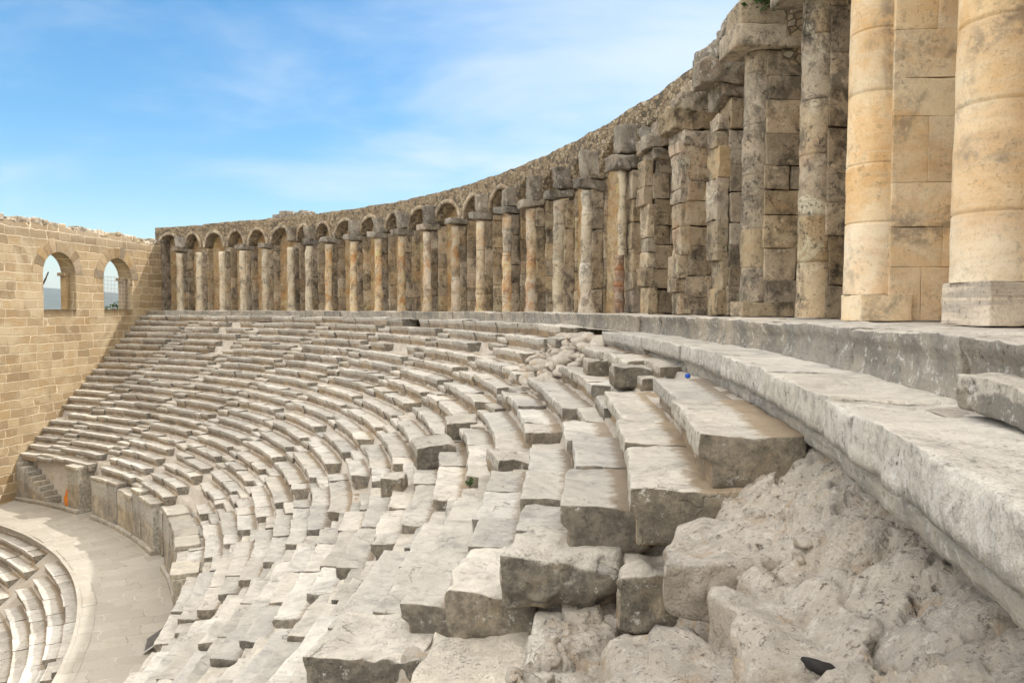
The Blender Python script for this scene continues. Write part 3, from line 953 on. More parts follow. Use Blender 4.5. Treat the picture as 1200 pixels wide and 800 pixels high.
def build_gallery():
    n = len(PIER_TH)
    for i, th in enumerate(PIER_TH):
        d = dist_at(44, th, 1)
        x, y = pol(44.3, th)
        tang = lambda m: math.degrees(m / 44.3)
        far = i <= 19
        # index in photograph order from the windowed wall
        if i == 24: lab = 'cream pier with a smooth half column and low pedestal, second nearest column'
        elif i == 25: lab = 'nearest cream and ochre column standing on a banded square pedestal'
        elif i == 26: lab = 'cream column beyond the nearest one, mostly out of view'
        elif i == 23: lab = 'pitted brown pier with a mottled half column, third nearest column'
        elif i == 22: lab = 'tall grey-brown pier with half column and heavy block capital, fourth nearest'
        elif i == 21: lab = 'ruined pier of stacked tan blocks beside the tall grey-brown one'
        elif i == 20: lab = 'ruined pier of squared blocks below a jutting stone beam'
        elif i == 19: lab = 'ruined pier of eroded dark stones beside the pier with the red foot'
        elif i == 18: lab = 'slender ruined pier whose shaft has a red brick foot'
        else:
            colw = ['weathered grey', 'grey', 'dark mottled', 'pale smooth', 'pale mottled', 'white-streaked', 'speckled cream', 'orange-footed', 'pitted cream', 'slender orange', 'orange and grey', 'orange', 'tan and white', 'cream and grey',
                    'orange-streaked', 'deep orange', 'cream', 'grey-brown'][i]
            lab = f'{colw} half-column pier of the far gallery, {ORD[i]} from the windowed wall'
        e = empty('gallery_pier', (x, y, Z_F), lab, 'column', 'half-column piers of the gallery')
        seed = 100 + i * 3
        top = 4.35
        if i <= 17:
            sm = M_shaft2 if i in (0, 1, 2, 3, 4, 5, 6, 16, 17) else M_shaft
            shaft('half_column', 44.12 , th, Z_F, 3.95, 0.24, 0.215, sm, e, d, seed, drums=sorted(RS.uniform(0.5, 3.6, 3).round(2)) if d < 40 else None, rough=0.065, base=True)
            courses(44.2, th - tang(.25), th + tang(.25), Z_F, 4.0, 0.42, d, 0.7, 1.4, False, 0.05, 0.02, 0.05).build('pilaster', M_dark if i > 4 else M_grey, e)
            courses(44.62, th - tang(.27), th + tang(.27), Z_F, 4.3, 0.75, d, 0.5, 0.9, False, 0.02, 0.01, 0.03).build('pier_body', M_tan, e)
            # console slab and upper block
            has_slab = i not in (1, 2, 5)
            s = res(d, 0.05, 0.2)
            if has_slab:
                M = Multi(); M.arc(43.70 + RS.normal(0, .07), th - tang(.27 + RS.uniform(0, .06)), th + tang(.29 + RS.uniform(0, .2)), 4.34, 1.0, RS.uniform(.26, .36), s, 0.07, 0.06, tilt=(RS.normal(0, .03), RS.normal(0, .05), RS.normal(0, .08)))
                M.build('console', M_capstone, e)
            if i not in (1, 2, 3, 4, 7, 12):
                M = Multi(); hgt = RS.uniform(0.75, 1.0)
                P, F, E = rbox(0.54, 0.62, hgt, s, 0.08, 0.085, seed, 0, 1.6, off=RS.rand(3) * 30)
                P[:, 1] -= (P[:, 2] / hgt) * RS.uniform(0.05, 0.28); P[:, 0] += (P[:, 2] / hgt) * RS.uniform(-0.1, 0.12)          # leans out towards the top
                M.add(cambend(P, 44.02, th - tang(.27), 4.33), F, E)
                M.build('upper_block', M_capstone, e)
        elif i == 18:
            shaft('brick_foot', 44.02, th, Z_F, 1.6, 0.17, 0.155, M_brickred, e, d, seed, drums=[round(Z_F + .16 * q, 3) for q in range(1, 11)], rough=0.07)
            shaft('half_column', 44.10, th, 1.6, 4.1, 0.125, 0.12, M_shaft2, e, d, seed + 1, rough=0.05)
            courses(44.25, th - tang(.36), th + tang(.36), Z_F, 4.1, 1.1, d, 0.5, 0.9, True, 0.03, 0.03, 0.05).build('pier_body', M_grey, e)
            M = Multi(); M.arc(43.72, th - tang(.36), th + tang(.5), 4.56, 1.2, 0.42, 0.07, 0.07, 0.07); M.build('console', M_capstone, e)
            M = Multi(); M.arc(43.9, th - tang(.3), th + tang(.3), 5.45, 0.7, 0.85, 0.1, 0.12, 0.06); M.build('upper_block', M_capstone, e)
        elif i in (19, 20, 21):
            mats = {19: M_dark, 20: M_tan, 21: M_grey}
            courses(44.0, th - tang(.36), th + tang(.36), Z_F, {19: 4.0, 20: 3.9, 21: 4.3}[i], 1.3, d, 0.35, 0.8, True, 0.035, 0.04, 0.03, 0.0, g=0.003).build('pier_body', mats[i], e)
            courses(43.80, th - tang(.33), th + tang(.27), Z_F, 3.95, 0.26, d, 0.3, 0.95, False, 0.04, 0.045, 0.035, 0.0, g=0.003).build('pilaster', {19: M_grey, 20: M_tan, 21: M_shaft3}[i], e)
            M = Multi()
            stacks = {19: [(43.95, .36, 4.26, .28), (43.80, .40, 4.62, .36), (44.05, .30, 5.02, .42)],
                      20: [(43.92, .36, 4.22, .34), (43.62, .34, 4.70, .48), (43.90, .40, 5.12, .44), (44.2, .28, 5.42, .32)],
                      21: [(43.85, .36, 4.60, .34), (43.42, .36, 5.06, .48), (43.62, .42, 5.46, .42), (43.95, .30, 5.84, .38)]}[i]
            for q, (rr, hw_, zt, hh) in enumerate(stacks):
                sh = RS.uniform(-.05, .05)
                M.arc(rr, th - tang(hw_) + tang(sh), th + tang(hw_ + RS.uniform(0, .1)) + tang(sh), zt, 45.0 - rr, hh + .02, 0.05, 0.06, 0.085, tilt=(RS.normal(0, .04), RS.normal(0, .03), RS.normal(0, .08)))
                if q == 1:   # broken springer of the vanished arch
                    P, F, E = rbox(0.5, 0.55, 0.62, 0.07, 0.07, 0.06, seed + q, 0, 1.5, off=RS.rand(3) * 30)
                    P[:, 0] += P[:, 2] ** 2 * 0.6
                    M.add(cambend(P, rr + .25, th + tang(hw_ * .7), zt - hh * .6), F, E)
            M.build('console', M_capstone if i != 20 else M_grey, e)
        else:
            mat_s = {22: M_grey, 23: M_shaft3}.get(i, M_pale)
            mat_b = {22: M_grey, 23: M_dark}.get(i, M_pale)
            r0 = {22: 0.29, 23: 0.28, 24: 0.345}.get(i, 0.37)
            Rc = {22: 44.10, 23: 44.13, 24: 44.02, 25: 44.04}.get(i, 44.0)
            zped = {22: 0.12, 23: Z_F, 24: 0.175, 25: 0.234}.get(i, 0.3)
            dr = list(np.cumsum(RS.uniform(0.5, 1.0, 8)) + zped)
            dr = [q for q in dr if q < 4.5]
            shaft('half_column', Rc, th, zped if i != 23 else Z_F, 4.72, r0, r0 * 0.9, mat_s, e, d, seed, drums=dr, rough=0.010 if i > 23 else 0.026)
            courses(Rc + 0.04, th - tang(r0 + .02), th + tang(r0 + .02), Z_F + (0.0 if i < 24 else 0.0), 4.72, 1.25, d, 0.42, 0.8, True, 0.005 if i > 23 else 0.02, 0.002 if i > 23 else 0.016, 0.006 if i > 23 else 0.022, g=0.003 if i > 23 else 0.006).build('pier_body', mat_b, e)
            if i != 23:
                M = Multi()
                w = {22: 0.34, 24: 0.37, 25: 0.36}.get(i, .45)
                hh = zped - Z_F + 0.01
                pa, pb = {24: (-2.93, -2.13), 25: (-6.46, -5.35)}.get(i, (th - tang(w), th + tang(w)))
                M.arc(43.70 if i in (24, 25) else Rc - r0 - .08, pa, pb, zped + 0.004, 0.62 if i == 24 else 0.95, hh, 0.05, 0.018, 0.014)
                M.build('pedestal', M_band if i == 25 else (M_pale if i == 24 else M_grey), e)
            M = Multi()
            M.arc(Rc - 0.62, th - tang(.45), th + tang(.45), 5.12, 1.75, 0.4, 0.09, 0.04, 0.02)
            M.arc(Rc - 0.5, th - tang(.4), th + tang(.4), 5.56, 1.6, 0.44, 0.09, 0.04, 0.02)
            M.build('capital', M_grey, e)

    # the arcade wall above and behind the piers
    xe, ye = pol(45.5, 30)
    g = empty('gallery_arcade', (xe, ye, Z_F), 'curved rubble-topped arcade wall with a row of round arches behind the piers', 'arcade')
    ends = [72.6] + PIER_TH + [-11.5, -14.5, -17.5, -20.5]
    NB = 18

    def bay_strip(Rf, lower, name, mat, Rb=None):
        pass
    cols_th, low = [], []
    SP, RISEA = 4.35, 0.98
    for a, b in zip(ends[:-1], ends[1:]):
        hw = math.degrees(0.27 / 44.3)
        u0, u1 = a - hw, b + hw
        cols_th += [a]; low += [SP]
        for j in range(NB + 1):
            f = j / NB
            th = u0 + (u1 - u0) * f
            zz = SP + RISEA * math.sqrt(max(0, 1 - (2 * f - 1) ** 2))
            cols_th.append(th); low.append(zz if 0 < j < NB else SP)
    cols_th = np.array(cols_th + [ends[-1]]); low = np.array(low + [SP])
    # uneven top; a lump of masonry sits on it near the far end
    pz = np.stack([cols_th * 0.7, cols_th * 0, cols_th * 0], 1)
    topz = Z_TOP + fbm(pz, 1.0, 4, 3) * 0.05
    topz = topz + np.interp(cols_th, [20, 25, 33, 40, 48, 56, 62, 66.9, 67.0, 72.6], [0.0, 0.0, -0.08, -0.08, -0.03, 0.0, 0.0, 0.0, -0.12, -0.12])
    m = len(cols_th)
    nr = 7
    Rf = np.where((cols_th < 13.5) & (cols_th > 4.3), 44.52, 44.42)
    V = []
    for r in range(nr):
        f = r / (nr - 1)
        zz = low + (topz - low) * f
        X, Y = pol(Rf + 0.0 * f, cols_th)
        V.append(np.stack([X, Y, zz], 1))
    V = np.concatenate(V)
    nd = fbm(V, 3.0, 9, 3) * 0.03
    rad = V[:, :2] - np.array([OX, OY]); rad /= np.linalg.norm(rad, axis=1)[:, None]
    nd[:m] *= 0.15
    V[:, :2] += rad * nd[:, None]
    V[-m:, 2] += fbm(V[-m:], 2.5, 12, 2) * 0.05
    X, Y = pol(np.full(m, 45.35), cols_th)
    soff = np.stack([X, Y, low], 1)
    X, Y = pol(np.full(m, 47.5), cols_th)
    topb = np.stack([X, Y, topz - 0.05], 1)
    X, Y = pol(np.full(m, 47.5), cols_th)
    outb = np.stack([X, Y, np.full(m, -14.0)], 1)
    base = len(V)
    V = np.concatenate([V, soff, topb, outb])
    F = []
    for r in range(nr - 1):
        i0 = r * m + np.arange(m - 1)
        F.append(np.stack([i0, i0 + 1, i0 + 1 + m, i0 + m], 1))
    i0 = np.arange(m - 1)
    F.append(np.stack([base + i0, base + i0 + 1, i0 + 1, i0], 1))                       # soffits
    tp = (nr - 1) * m + i0
    F.append(np.stack([tp, tp + 1, base + m + i0 + 1, base + m + i0], 1))               # top
    F.append(np.stack([base + m + i0, base + m + i0 + 1, base + 2 * m + i0 + 1, base + 2 * m + i0], 1))  # outer face
    mk('attic_wall', V, np.concatenate(F), M_attic, g, smooth=False)
    # rings of arch stones
    for a, b in zip(ends[:-1], ends[1:]):
        if b < 26: continue
        hw = math.degrees(0.27 / 44.3); u0, u1 = a - hw, b + hw
        hs_ = RAD(abs(u1 - u0)) / 2 * 44.3
        Vr = []
        for q in range(NB + 1):
            an = math.pi * q / NB
            for rr_, Ro in ((0.0, 44.38), (0.2, 44.38), (0.2, 44.5), (0.0, 44.5)):
                f = 0.5 - 0.5 * math.cos(an) * (hs_ + rr_) / hs_
                wob = 0.012 * (1 if q % 2 else -1)
                Vr.append([*pol(Ro + wob, u0 + (u1 - u0) * f), SP - 0.02 + (RISEA + rr_) * math.sin(an)])
        Fr = []
        for q in range(NB):
            for k_ in range(4):
                Fr.append([q * 4 + k_, q * 4 + (k_ + 1) % 4, q * 4 + 4 + (k_ + 1) % 4, q * 4 + 4 + k_])
        mk('arch_ring', np.array(Vr), np.array(Fr), M_grey, g, smooth=False, attrs={'tint': ('POINT', np.repeat(RS.rand(NB + 1), 4))})
    # niche wall behind the piers
    ths, zz = [], np.linspace(Z_F - 0.1, 5.4, 12)
    Rn = []
    for a, b in zip(ends[:-1], ends[1:]):
        for j in range(10):
            f = j / 10
            ths.append(a + (b - a) * f); Rn.append((44.55 if 3.0 < b < 19.0 else 44.98) + 0.42 * math.sin(math.pi * f) ** 0.7)
    ths = np.array(ths); Rn = np.array(Rn)
    V = np.concatenate([np.stack([*pol(Rn, ths), np.full(len(ths), z)], 1) for z in zz])
    nd = fbm(V, 1.5, 19, 4) * 0.06
    rad = V[:, :2] - np.array([OX, OY]); rad /= np.linalg.norm(rad, axis=1)[:, None]
    V[:, :2] += rad * nd[:, None]
    m = len(ths); F = []
    for r in range(len(zz) - 1):
        i0 = r * m + np.arange(m - 1)
        F.append(np.stack([i0, i0 + 1, i0 + 1 + m, i0 + m], 1))
    mk('niche_wall', V, np.concatenate(F), M_niche, g, attrs={'tint': ('POINT', np.full(len(V), 0.5))})
    # dark doorway beside the end wall
    # end face closing the gallery
    M = Multi(); 
    P, F, E = rbox(0.6, 2.9, Z_TOP - 0.12 - Z_F, 0.3, 0.03, 0.01, 5)
    M.add(cambend(P, 44.5, 71.9, Z_F), F, E)
    M.build('end_pier', M_dark, g)
    # small heap of masonry on top of the arcade
    M = Multi()
    for q in range(16):
        th = RS.uniform(55.0, 58.0)
        h = RS.uniform(0.22, 0.45)
        M.arc(44.6 + RS.uniform(0, 1.0), th, th + RS.uniform(0.5, 1.2), Z_TOP + h + RS.uniform(-0.05, 0.1), 0.6, h + 0.1, 0.15, 0.08, 0.06)
    tag(M.build('masonry_heap', M_capstone), 'small pale heap of broken masonry on top of the far gallery', 'masonry')


# ------------------------------------------------------------------ end wall with windows
def build_endwall():
    T = 0.95
    LW = 34.0
    z0 = -12.0

    def wz(s):   # top of the wall along its length
        return 4.72 + np.interp(s, [0, 2, 4.5, 6, 8, 11, 14.5, 20, 34], [0.0, 0.0, 0.02, -0.02, 0.12, 0.12, 0.08, 0.0, 0.0])

    def s_of_px(px):
        k = (px - 600) / 850 / math.cos(RAD(2.603))
        # X = k*Y on the wall line
        return (k * WA[1] - WA[0]) / (WU[0] - k * WU[1])
    wins = [(s_of_px(156), s_of_px(123)), (s_of_px(90.5), s_of_px(52.5))]
    par = []
    for a, b in wins:
        r = (b - a) / 2
        mid = (a + b) / 2
        Yd = WA[1] + WU[1] * mid
        sill = -0.02 * Yd / 850
        par.append((a, b, r, mid))
    SILL = -0.06
    crown = {0: None}
    out = []
    for (a, b, r, mid), yc in zip(par, (303, 296)):
        Yd = WA[1] + WU[1] * mid
        zc = (361.4 - yc) / 850 * Yd
        out.append((a, b, r, mid, zc - r, zc))
    # 2-D lattice: s positions including jambs and arch samples
    ss = set(np.round(np.arange(0, LW + .01, 0.5), 3))
    for a, b, r, mid, sp, zc in out:
        ss = {q for q in ss if not (a - 0.1 < q < b + 0.1)}
        ss |= {round(mid - r * math.cos(math.pi * j / 16), 4) for j in range(17)}
    ss = np.array(sorted(ss))
    m = len(ss)
    lowz = np.full(m, z0); holes = np.zeros(m, bool); arch = np.zeros(m)
    V, F = [], []
    topz = wz(ss) + fbm(np.stack([ss, ss * 0, ss * 0], 1), 1.3, 3, 3) * 0.22

    def pt(s, z, off):
        return np.array([WA[0] + WU[0] * s + WN[0] * off, WA[1] + WU[1] * s + WN[1] * off, z])
    idx = {}

    def vid(s, z, off):
        k = (round(s, 4), round(z, 4), off)
        if k not in idx:
            idx[k] = len(V); V.append(pt(s, z, off))
        return idx[k]
    uvs = []

    def quad(a, b, c, d):
        F.append([vid(*a), vid(*b), vid(*c), vid(*d)])

    def inside(s):
        for w in out:
            if w[0] - 1e-3 <= s <= w[1] + 1e-3: return w
        return None

    def archz(w, s):
        return w[4] + math.sqrt(max(0, w[2] ** 2 - (s - w[3]) ** 2))
    for i in range(m - 1):
        s0, s1 = ss[i], ss[i + 1]
        w = inside((s0 + s1) / 2)
        for off, fl in ((0.0, False), (-T, True)):
            def Q(za0, za1, zb0, zb1):
                n = max(1, int((zb0 - za0) / 0.6))
                for j in range(n):
                    p0, p1 = za0 + (zb0 - za0) * j / n, za1 + (zb1 - za1) * j / n
                    q0, q1 = za0 + (zb0 - za0) * (j + 1) / n, za1 + (zb1 - za1) * (j + 1) / n
                    if fl: quad((s0, p0, off), (s1, p1, off), (s1, q1, off), (s0, q0, off))
                    else: quad((s1, p1, off), (s0, p0, off), (s0, q0, off), (s1, q1, off))
            if w is None:
                Q(z0, z0, topz[i], topz[i + 1])
            else:
                Q(z0, z0, SILL, SILL)
                Q(archz(w, s0), archz(w, s1), topz[i], topz[i + 1])
        quad((s1, topz[i + 1], 0.0), (s0, topz[i], 0.0), (s0, topz[i], -T), (s1, topz[i + 1], -T))
        if w is not None:
            quad((s0, SILL, 0.0), (s1, SILL, 0.0), (s1, SILL, -T), (s0, SILL, -T))
            quad((s1, archz(w, s1), 0.0), (s0, archz(w, s0), 0.0), (s0, archz(w, s0), -T), (s1, archz(w, s1), -T))
    for w in out:
        for s in (w[0], w[1]):
            quad((s, SILL, 0.0), (s, SILL, -T), (s, w[4], -T), (s, w[4], 0.0))
    V = np.array(V)
    e = empty('end_wall', pt(14, Z_DIA, -0.4), 'tall sunlit sandstone wall with two arched windows closing the seating', 'wall')
    o = mk('wall_face', V, np.array(F), M_endwall, e, smooth=False)
    # uv in metres along the wall
    me = o.data
    uvl = me.uv_layers.new(name='uv')
    co = np.array([v.co[:] for v in me.vertices]) + np.array(o.location) + np.array(e.location)
    s = (co[:, :2] - WA) @ WU
    off = (co[:, :2] - WA) @ WN
    uv = np.stack([s + off * 0.8, co[:, 2]], 1)
    li = np.zeros(len(me.loops), int); me.loops.foreach_get('vertex_index', li)
    uvl.data.foreach_set('uv', uv[li].astype(np.float32).ravel())
    # voussoirs
    for (a, b, r, mid, sp, zc) in out:
        M = Multi()
        nv = 11
        for j in range(nv):
            a0, a1 = math.pi * (j + 0.04) / nv, math.pi * (j + 0.96) / nv
            P, F_, E = rbox(1, 1, 1, 0.4, 0.05, 0.0, j)
            rr = r + 0.0 + P[:, 2] * RS.uniform(0.6, 0.85)
            an = a0 + (a1 - a0) * P[:, 0]
            sv = mid - rr * np.cos(an); zv = sp + rr * np.sin(an)
            of = 0.02 - P[:, 1] * 0.3
            W = np.stack([WA[0] + WU[0] * sv + WN[0] * of, WA[1] + WU[1] * sv + WN[1] * of, zv], 1)
            M.add(W, F_[:, ::-1], E)
        M.build('window_arch', M_voussoir, e)
        # squared inner jamb pier with projecting impost
        M = Multi()
        P, F_, E = rbox(0.22, 0.4, sp - SILL, 0.4, 0.02, 0.0, 3)
        sv = a - 0.004 + P[:, 0]; of = -0.45 - P[:, 1]
        M.add(np.stack([WA[0] + WU[0] * sv + WN[0] * of, WA[1] + WU[1] * sv + WN[1] * of, SILL + 0.004 + P[:, 2]], 1), F_[:, ::-1], E)
        P, F_, E = rbox(0.42, 0.5, 0.2, 0.3, 0.03, 0.01, 4)
        sv = a - 0.003 + P[:, 0]; of = -0.4 - P[:, 1]
        M.add(np.stack([WA[0] + WU[0] * sv + WN[0] * of, WA[1] + WU[1] * sv + WN[1] * of, sp - 0.05 + P[:, 2]], 1), F_[:, ::-1], E)
        M.build('window_jamb', M_voussoir, e)
    # broken stones along the top
    M = Multi()
    s = 0.4
    while s < 26:
        L = RS.uniform(0.35, 0.9); h = RS.uniform(0.14, 0.42)
        P, F_, E = rbox(L, 0.8, h, 0.2, 0.09, 0.06, RS.randint(999), 0, 1.5, off=RS.rand(3) * 30)
        zt = np.interp(s, ss, topz)
        sv = s + P[:, 0]; of = 0.02 - P[:, 1]
        M.add(np.stack([WA[0] + WU[0] * sv + WN[0] * of, WA[1] + WU[1] * sv + WN[1] * of, zt - 0.1 + P[:, 2]], 1), F_[:, ::-1], E)
        s += L + RS.uniform(0, 0.2)
    M.build('wall_coping', M_tan, e)
    # wire mesh standing in the window nearer the gallery
    a, b, r, mid, sp, zc = out[0]
    P, F = [], []
    n = 0

    def bar(p, q, rad=0.012):
        nonlocal n
        p, q = np.array(p), np.array(q)
        dr = (q - p) / np.linalg.norm(q - p)
        u = np.cross(dr, [0, 0, 1.0] if abs(dr[2]) < 0.9 else [1.0, 0, 0]); u /= np.linalg.norm(u)
        v = np.cross(dr, u)
        for c in (p, q):
            for k in range(4):
                an = math.pi / 2 * k
                P.append(c + rad * (math.cos(an) * u + math.sin(an) * v))
        for k in range(4):
            F.append([n + k, n + (k + 1) % 4, n + 4 + (k + 1) % 4, n + 4 + k])
        n += 8
    for q in np.linspace(a + .06, b - .06, 9): bar(pt(q, SILL + 0.01, -0.25), pt(q, 2.1, -0.25))
    for q in np.linspace(0.05, 2.08, 9): bar(pt(a + .05, q, -0.25), pt(b - .05, q, -0.25))
    tag(mk('wire_fence', P, np.array(F), M_wire, smooth=False), 'thin wire mesh barrier standing in the arched window nearer the gallery', 'barrier')
    # a bare branch showing in the other window
    a, b, r, mid, sp, zc = out[1]
    P, F, n = [], [], 0
    def beyond(sv, z, f):
        p = pt(sv, z, 0.0) * f
        return p
    pts = [beyond(b + 0.5, 1.0, 1.05), beyond(b - 0.02, 1.45, 1.05), beyond(b - 0.2, 1.72, 1.055), beyond(b - 0.42, 2.1, 1.06)]
    bar(beyond(b + 1.2, -11.0, 1.05), pts[0], 0.10)
    for q in range(3): bar(pts[q], pts[q + 1], 0.075 - 0.015 * q)
    tag(mk('bare_branch', P, np.array(F), M_twig), 'bare dark branch rising outside the arched window farther from the gallery', 'branch')
    return out


# ------------------------------------------------------------------ wall under the upper seats
def build_diazoma():
    zb = Z_DIA

    def wall(th0, th1, R, h, label, widths=(0.7, 1.1), cap=True, depth=0.7, lean=0, hvar=0.06, name='slab_wall'):
        x, y = pol(R, (th0 + th1) / 2)
        e = empty(name, (x, y, zb), label, 'wall', 'slab walls under the upper seats')
        t = th0
        while t < th1 - 0.2:
            w = RS.uniform(*widths)
            t2 = min(t + math.degrees(w / R), th1)
            if th1 - t2 < 0.5: t2 = th1
            hh = h - 0.28 + RS.normal(0, hvar)
            stone('wall_slab', R + RS.normal(0, 0.02), t + 0.02, t2 - 0.02, zb + 0.2 + hh, depth, hh, M_wallpanel, e, rho=0.05, rough=0.03, s=0.2)
            if cap and RS.rand() < 0.8:
                stone('cap_stone', R - 0.07, t, t2 - 0.02, zb + 0.2 + hh + 0.17, depth + 0.1, 0.19, M_wallpanel, e, rho=0.05, rough=0.03, s=0.2)
            stone('base_stone', R - 0.13, t, t2 - 0.01, zb + 0.22, depth + 0.1, 0.27, M_wallpanel, e, rho=0.06, rough=0.02, s=0.2)
            t = t2
        return e
    wall(39.0, 53.9, R_DIA_OUT, 2.15, 'pale wall of upright slabs curving between the two dark passage gaps', hvar=0.12)
    wall(19.6, 35.2, R_DIA_OUT, 2.5, 'curved pale slab wall ending beside the small framed panel', (0.9, 1.4))
    wall(58.5, 69.2, 31.95, 2.6, 'rough tan wall behind the little stone staircase', (0.8, 1.3))
    wall(56.3, 58.4, 30.95, 2.35, 'thick square stone pier standing between the little staircase and the passage gap', (1.0, 1.1), depth=1.3, name='stone_pier')
    # solid flight with its own front wall
    x, y = pol(31.2, 66)
    e = empty('side_staircase', (x, y, zb), 'little stone staircase climbing from the walkway towards the windowed wall', 'staircase')
    n = 9
    tA, tB = 62.0, 67.8
    for q in range(n):
        t0 = tA + (tB - tA) * q / n
        h = 0.22 + (2.3 - 0.22) * (q + 1) / n
        stone('step', 31.02, t0, (tA + (tB - tA) * (q + 1) / n) - 0.02, zb + h, 0.85, h, M_wallpanel, e, rho=0.04, rough=0.02, s=0.2)
    stone('landing', 31.02, tB, wall_theta(31.2), zb + 2.35, 0.95, 2.35, M_wallpanel, e, rho=0.06, rough=0.03, s=0.25)
    stone('base_stone', 30.86, 58.0, wall_theta(31.0), zb + 0.2, 0.3, 0.22, M_wallpanel, e, rho=0.06, rough=0.02, s=0.25)
    # jambs and fallen blocks in the passage at theta 37
    for a, R, h, L, lab in ((36.0, 31.3, 1.7, 0.45, 'grey upright jamb block in the passage gap nearer the framed panel'), (38.2, 31.25, 1.9, 0.5, 'grey jamb block closing the slab wall at the nearer passage gap')):
        tag(stone('jamb_block', R, a, a + math.degrees(L / R), zb + h, 0.9, h, M_step, None, rho=0.06, rough=0.04, s=0.15), lab, 'stone block')
    for th, R, z, L, D, H, tl, lab in ((37.2, 31.9, -9.6, 0.9, 0.6, 0.5, .1, 'tilted fallen block lying in the nearer passage gap'), (36.6, 32.6, -8.7, 1.1, 0.7, 0.45, -.12, 'long fallen block above the nearer passage gap'),
                                     (35.0, 32.0, -8.2, 0.9, 0.7, 0.45, .08, 'fallen block on the wall head near the nearer passage gap'), (46.0, 32.2, -7.9, 1.2, 0.6, 0.4, .06, 'loose slab lying on the broken lower benches above the slab wall'),
                                     (44.9, 31.9, -8.2, 0.7, 0.6, 0.4, -.1, 'small loose block above the middle of the slab wall'), (54.4, 32.6, -8.3, 1.3, 0.8, 0.35, .04, 'flat lintel block over the farther passage gap'),
                                     (33.7, 31.8, -8.15, 0.8, 0.5, 0.4, .1, 'loose square stone on the lowest bench row near the framed panel')):
        tag(stone('fallen_block', R, th, th + math.degrees(L / R), z, D, H, M_step, None, rho=0.07, rough=0.04, tilt=(tl, tl * .5, tl), s=0.12), lab, 'stone block', 'loose blocks in the seating')
    # dark passage walls behind the gaps
    for th, lab in ((54.3, 'dark vaulted passage mouth between square pier and slab wall'), (37.1, 'dark passage mouth in the wall nearer the framed panel')):
        M = Multi()
        M.arc(33.2, th - 1.6, th + 1.6, -8.6, 0.5, 2.2, 0.4, 0.05, 0.03)
        for sgn in (-1, 1):
            M.arc(31.75, th + sgn * 1.35 - 0.25, th + sgn * 1.35 + 0.25, -8.5, 1.6, 2.3, 0.4, 0.05, 0.03)
        o = M.build('passage_wall', M_dark)
        tag(o, lab, 'passage')
    # orange heap in the corner
    V, F, E = rbox(0.62, 0.5, 0.85, 0.08, 0.2, 0.09, 77)
    k = 1 - 0.75 * np.clip(V[:, 2] / 0.85, 0, 1)
    V[:, 0] = (V[:, 0] - 0.31) * k + 0.1 * V[:, 2]; V[:, 1] = (V[:, 1] - 0.25) * k + 0.25
    tag(mk('orange_heap', cambend(V, 31.05, 59.25, zb + 0.18), F, M_orange), 'bright orange heap in the corner beside the square stone pier', 'cloth')
    # framed panel lying against the end of the slab wall
    x, y = pol(30.62, 20.7)
    e = empty('framed_panel', (x, y, zb), 'small dark panel in a pale metal frame leaning on the walkway edge', 'panel')
    M = Multi()

    def tiltbox(L, D, H, ox, oy, oz):
        P, F, E = rbox(L, D, H, 0.2, 0.012, 0, 1)
        P = P + np.array([ox, oy, oz])
        # lean: y outward rises
        a = RAD(32)
        y2 = P[:, 1] * math.cos(a) - P[:, 2] * math.sin(a); z2 = P[:, 1] * math.sin(a) + P[:, 2] * math.cos(a)
        P[:, 1], P[:, 2] = y2, z2
        return cambend(P, 30.12, 20.6, zb + 0.04), F, E
    M.add(*tiltbox(0.98, 0.72, 0.05, 0, 0, 0)); M.build('frame', M_metal, e, smooth=False)
    M = Multi(); M.add(*tiltbox(0.86, 0.60, 0.02, 0.06, 0.06, 0.042)); M.build('plate', M_plate, e, smooth=False)


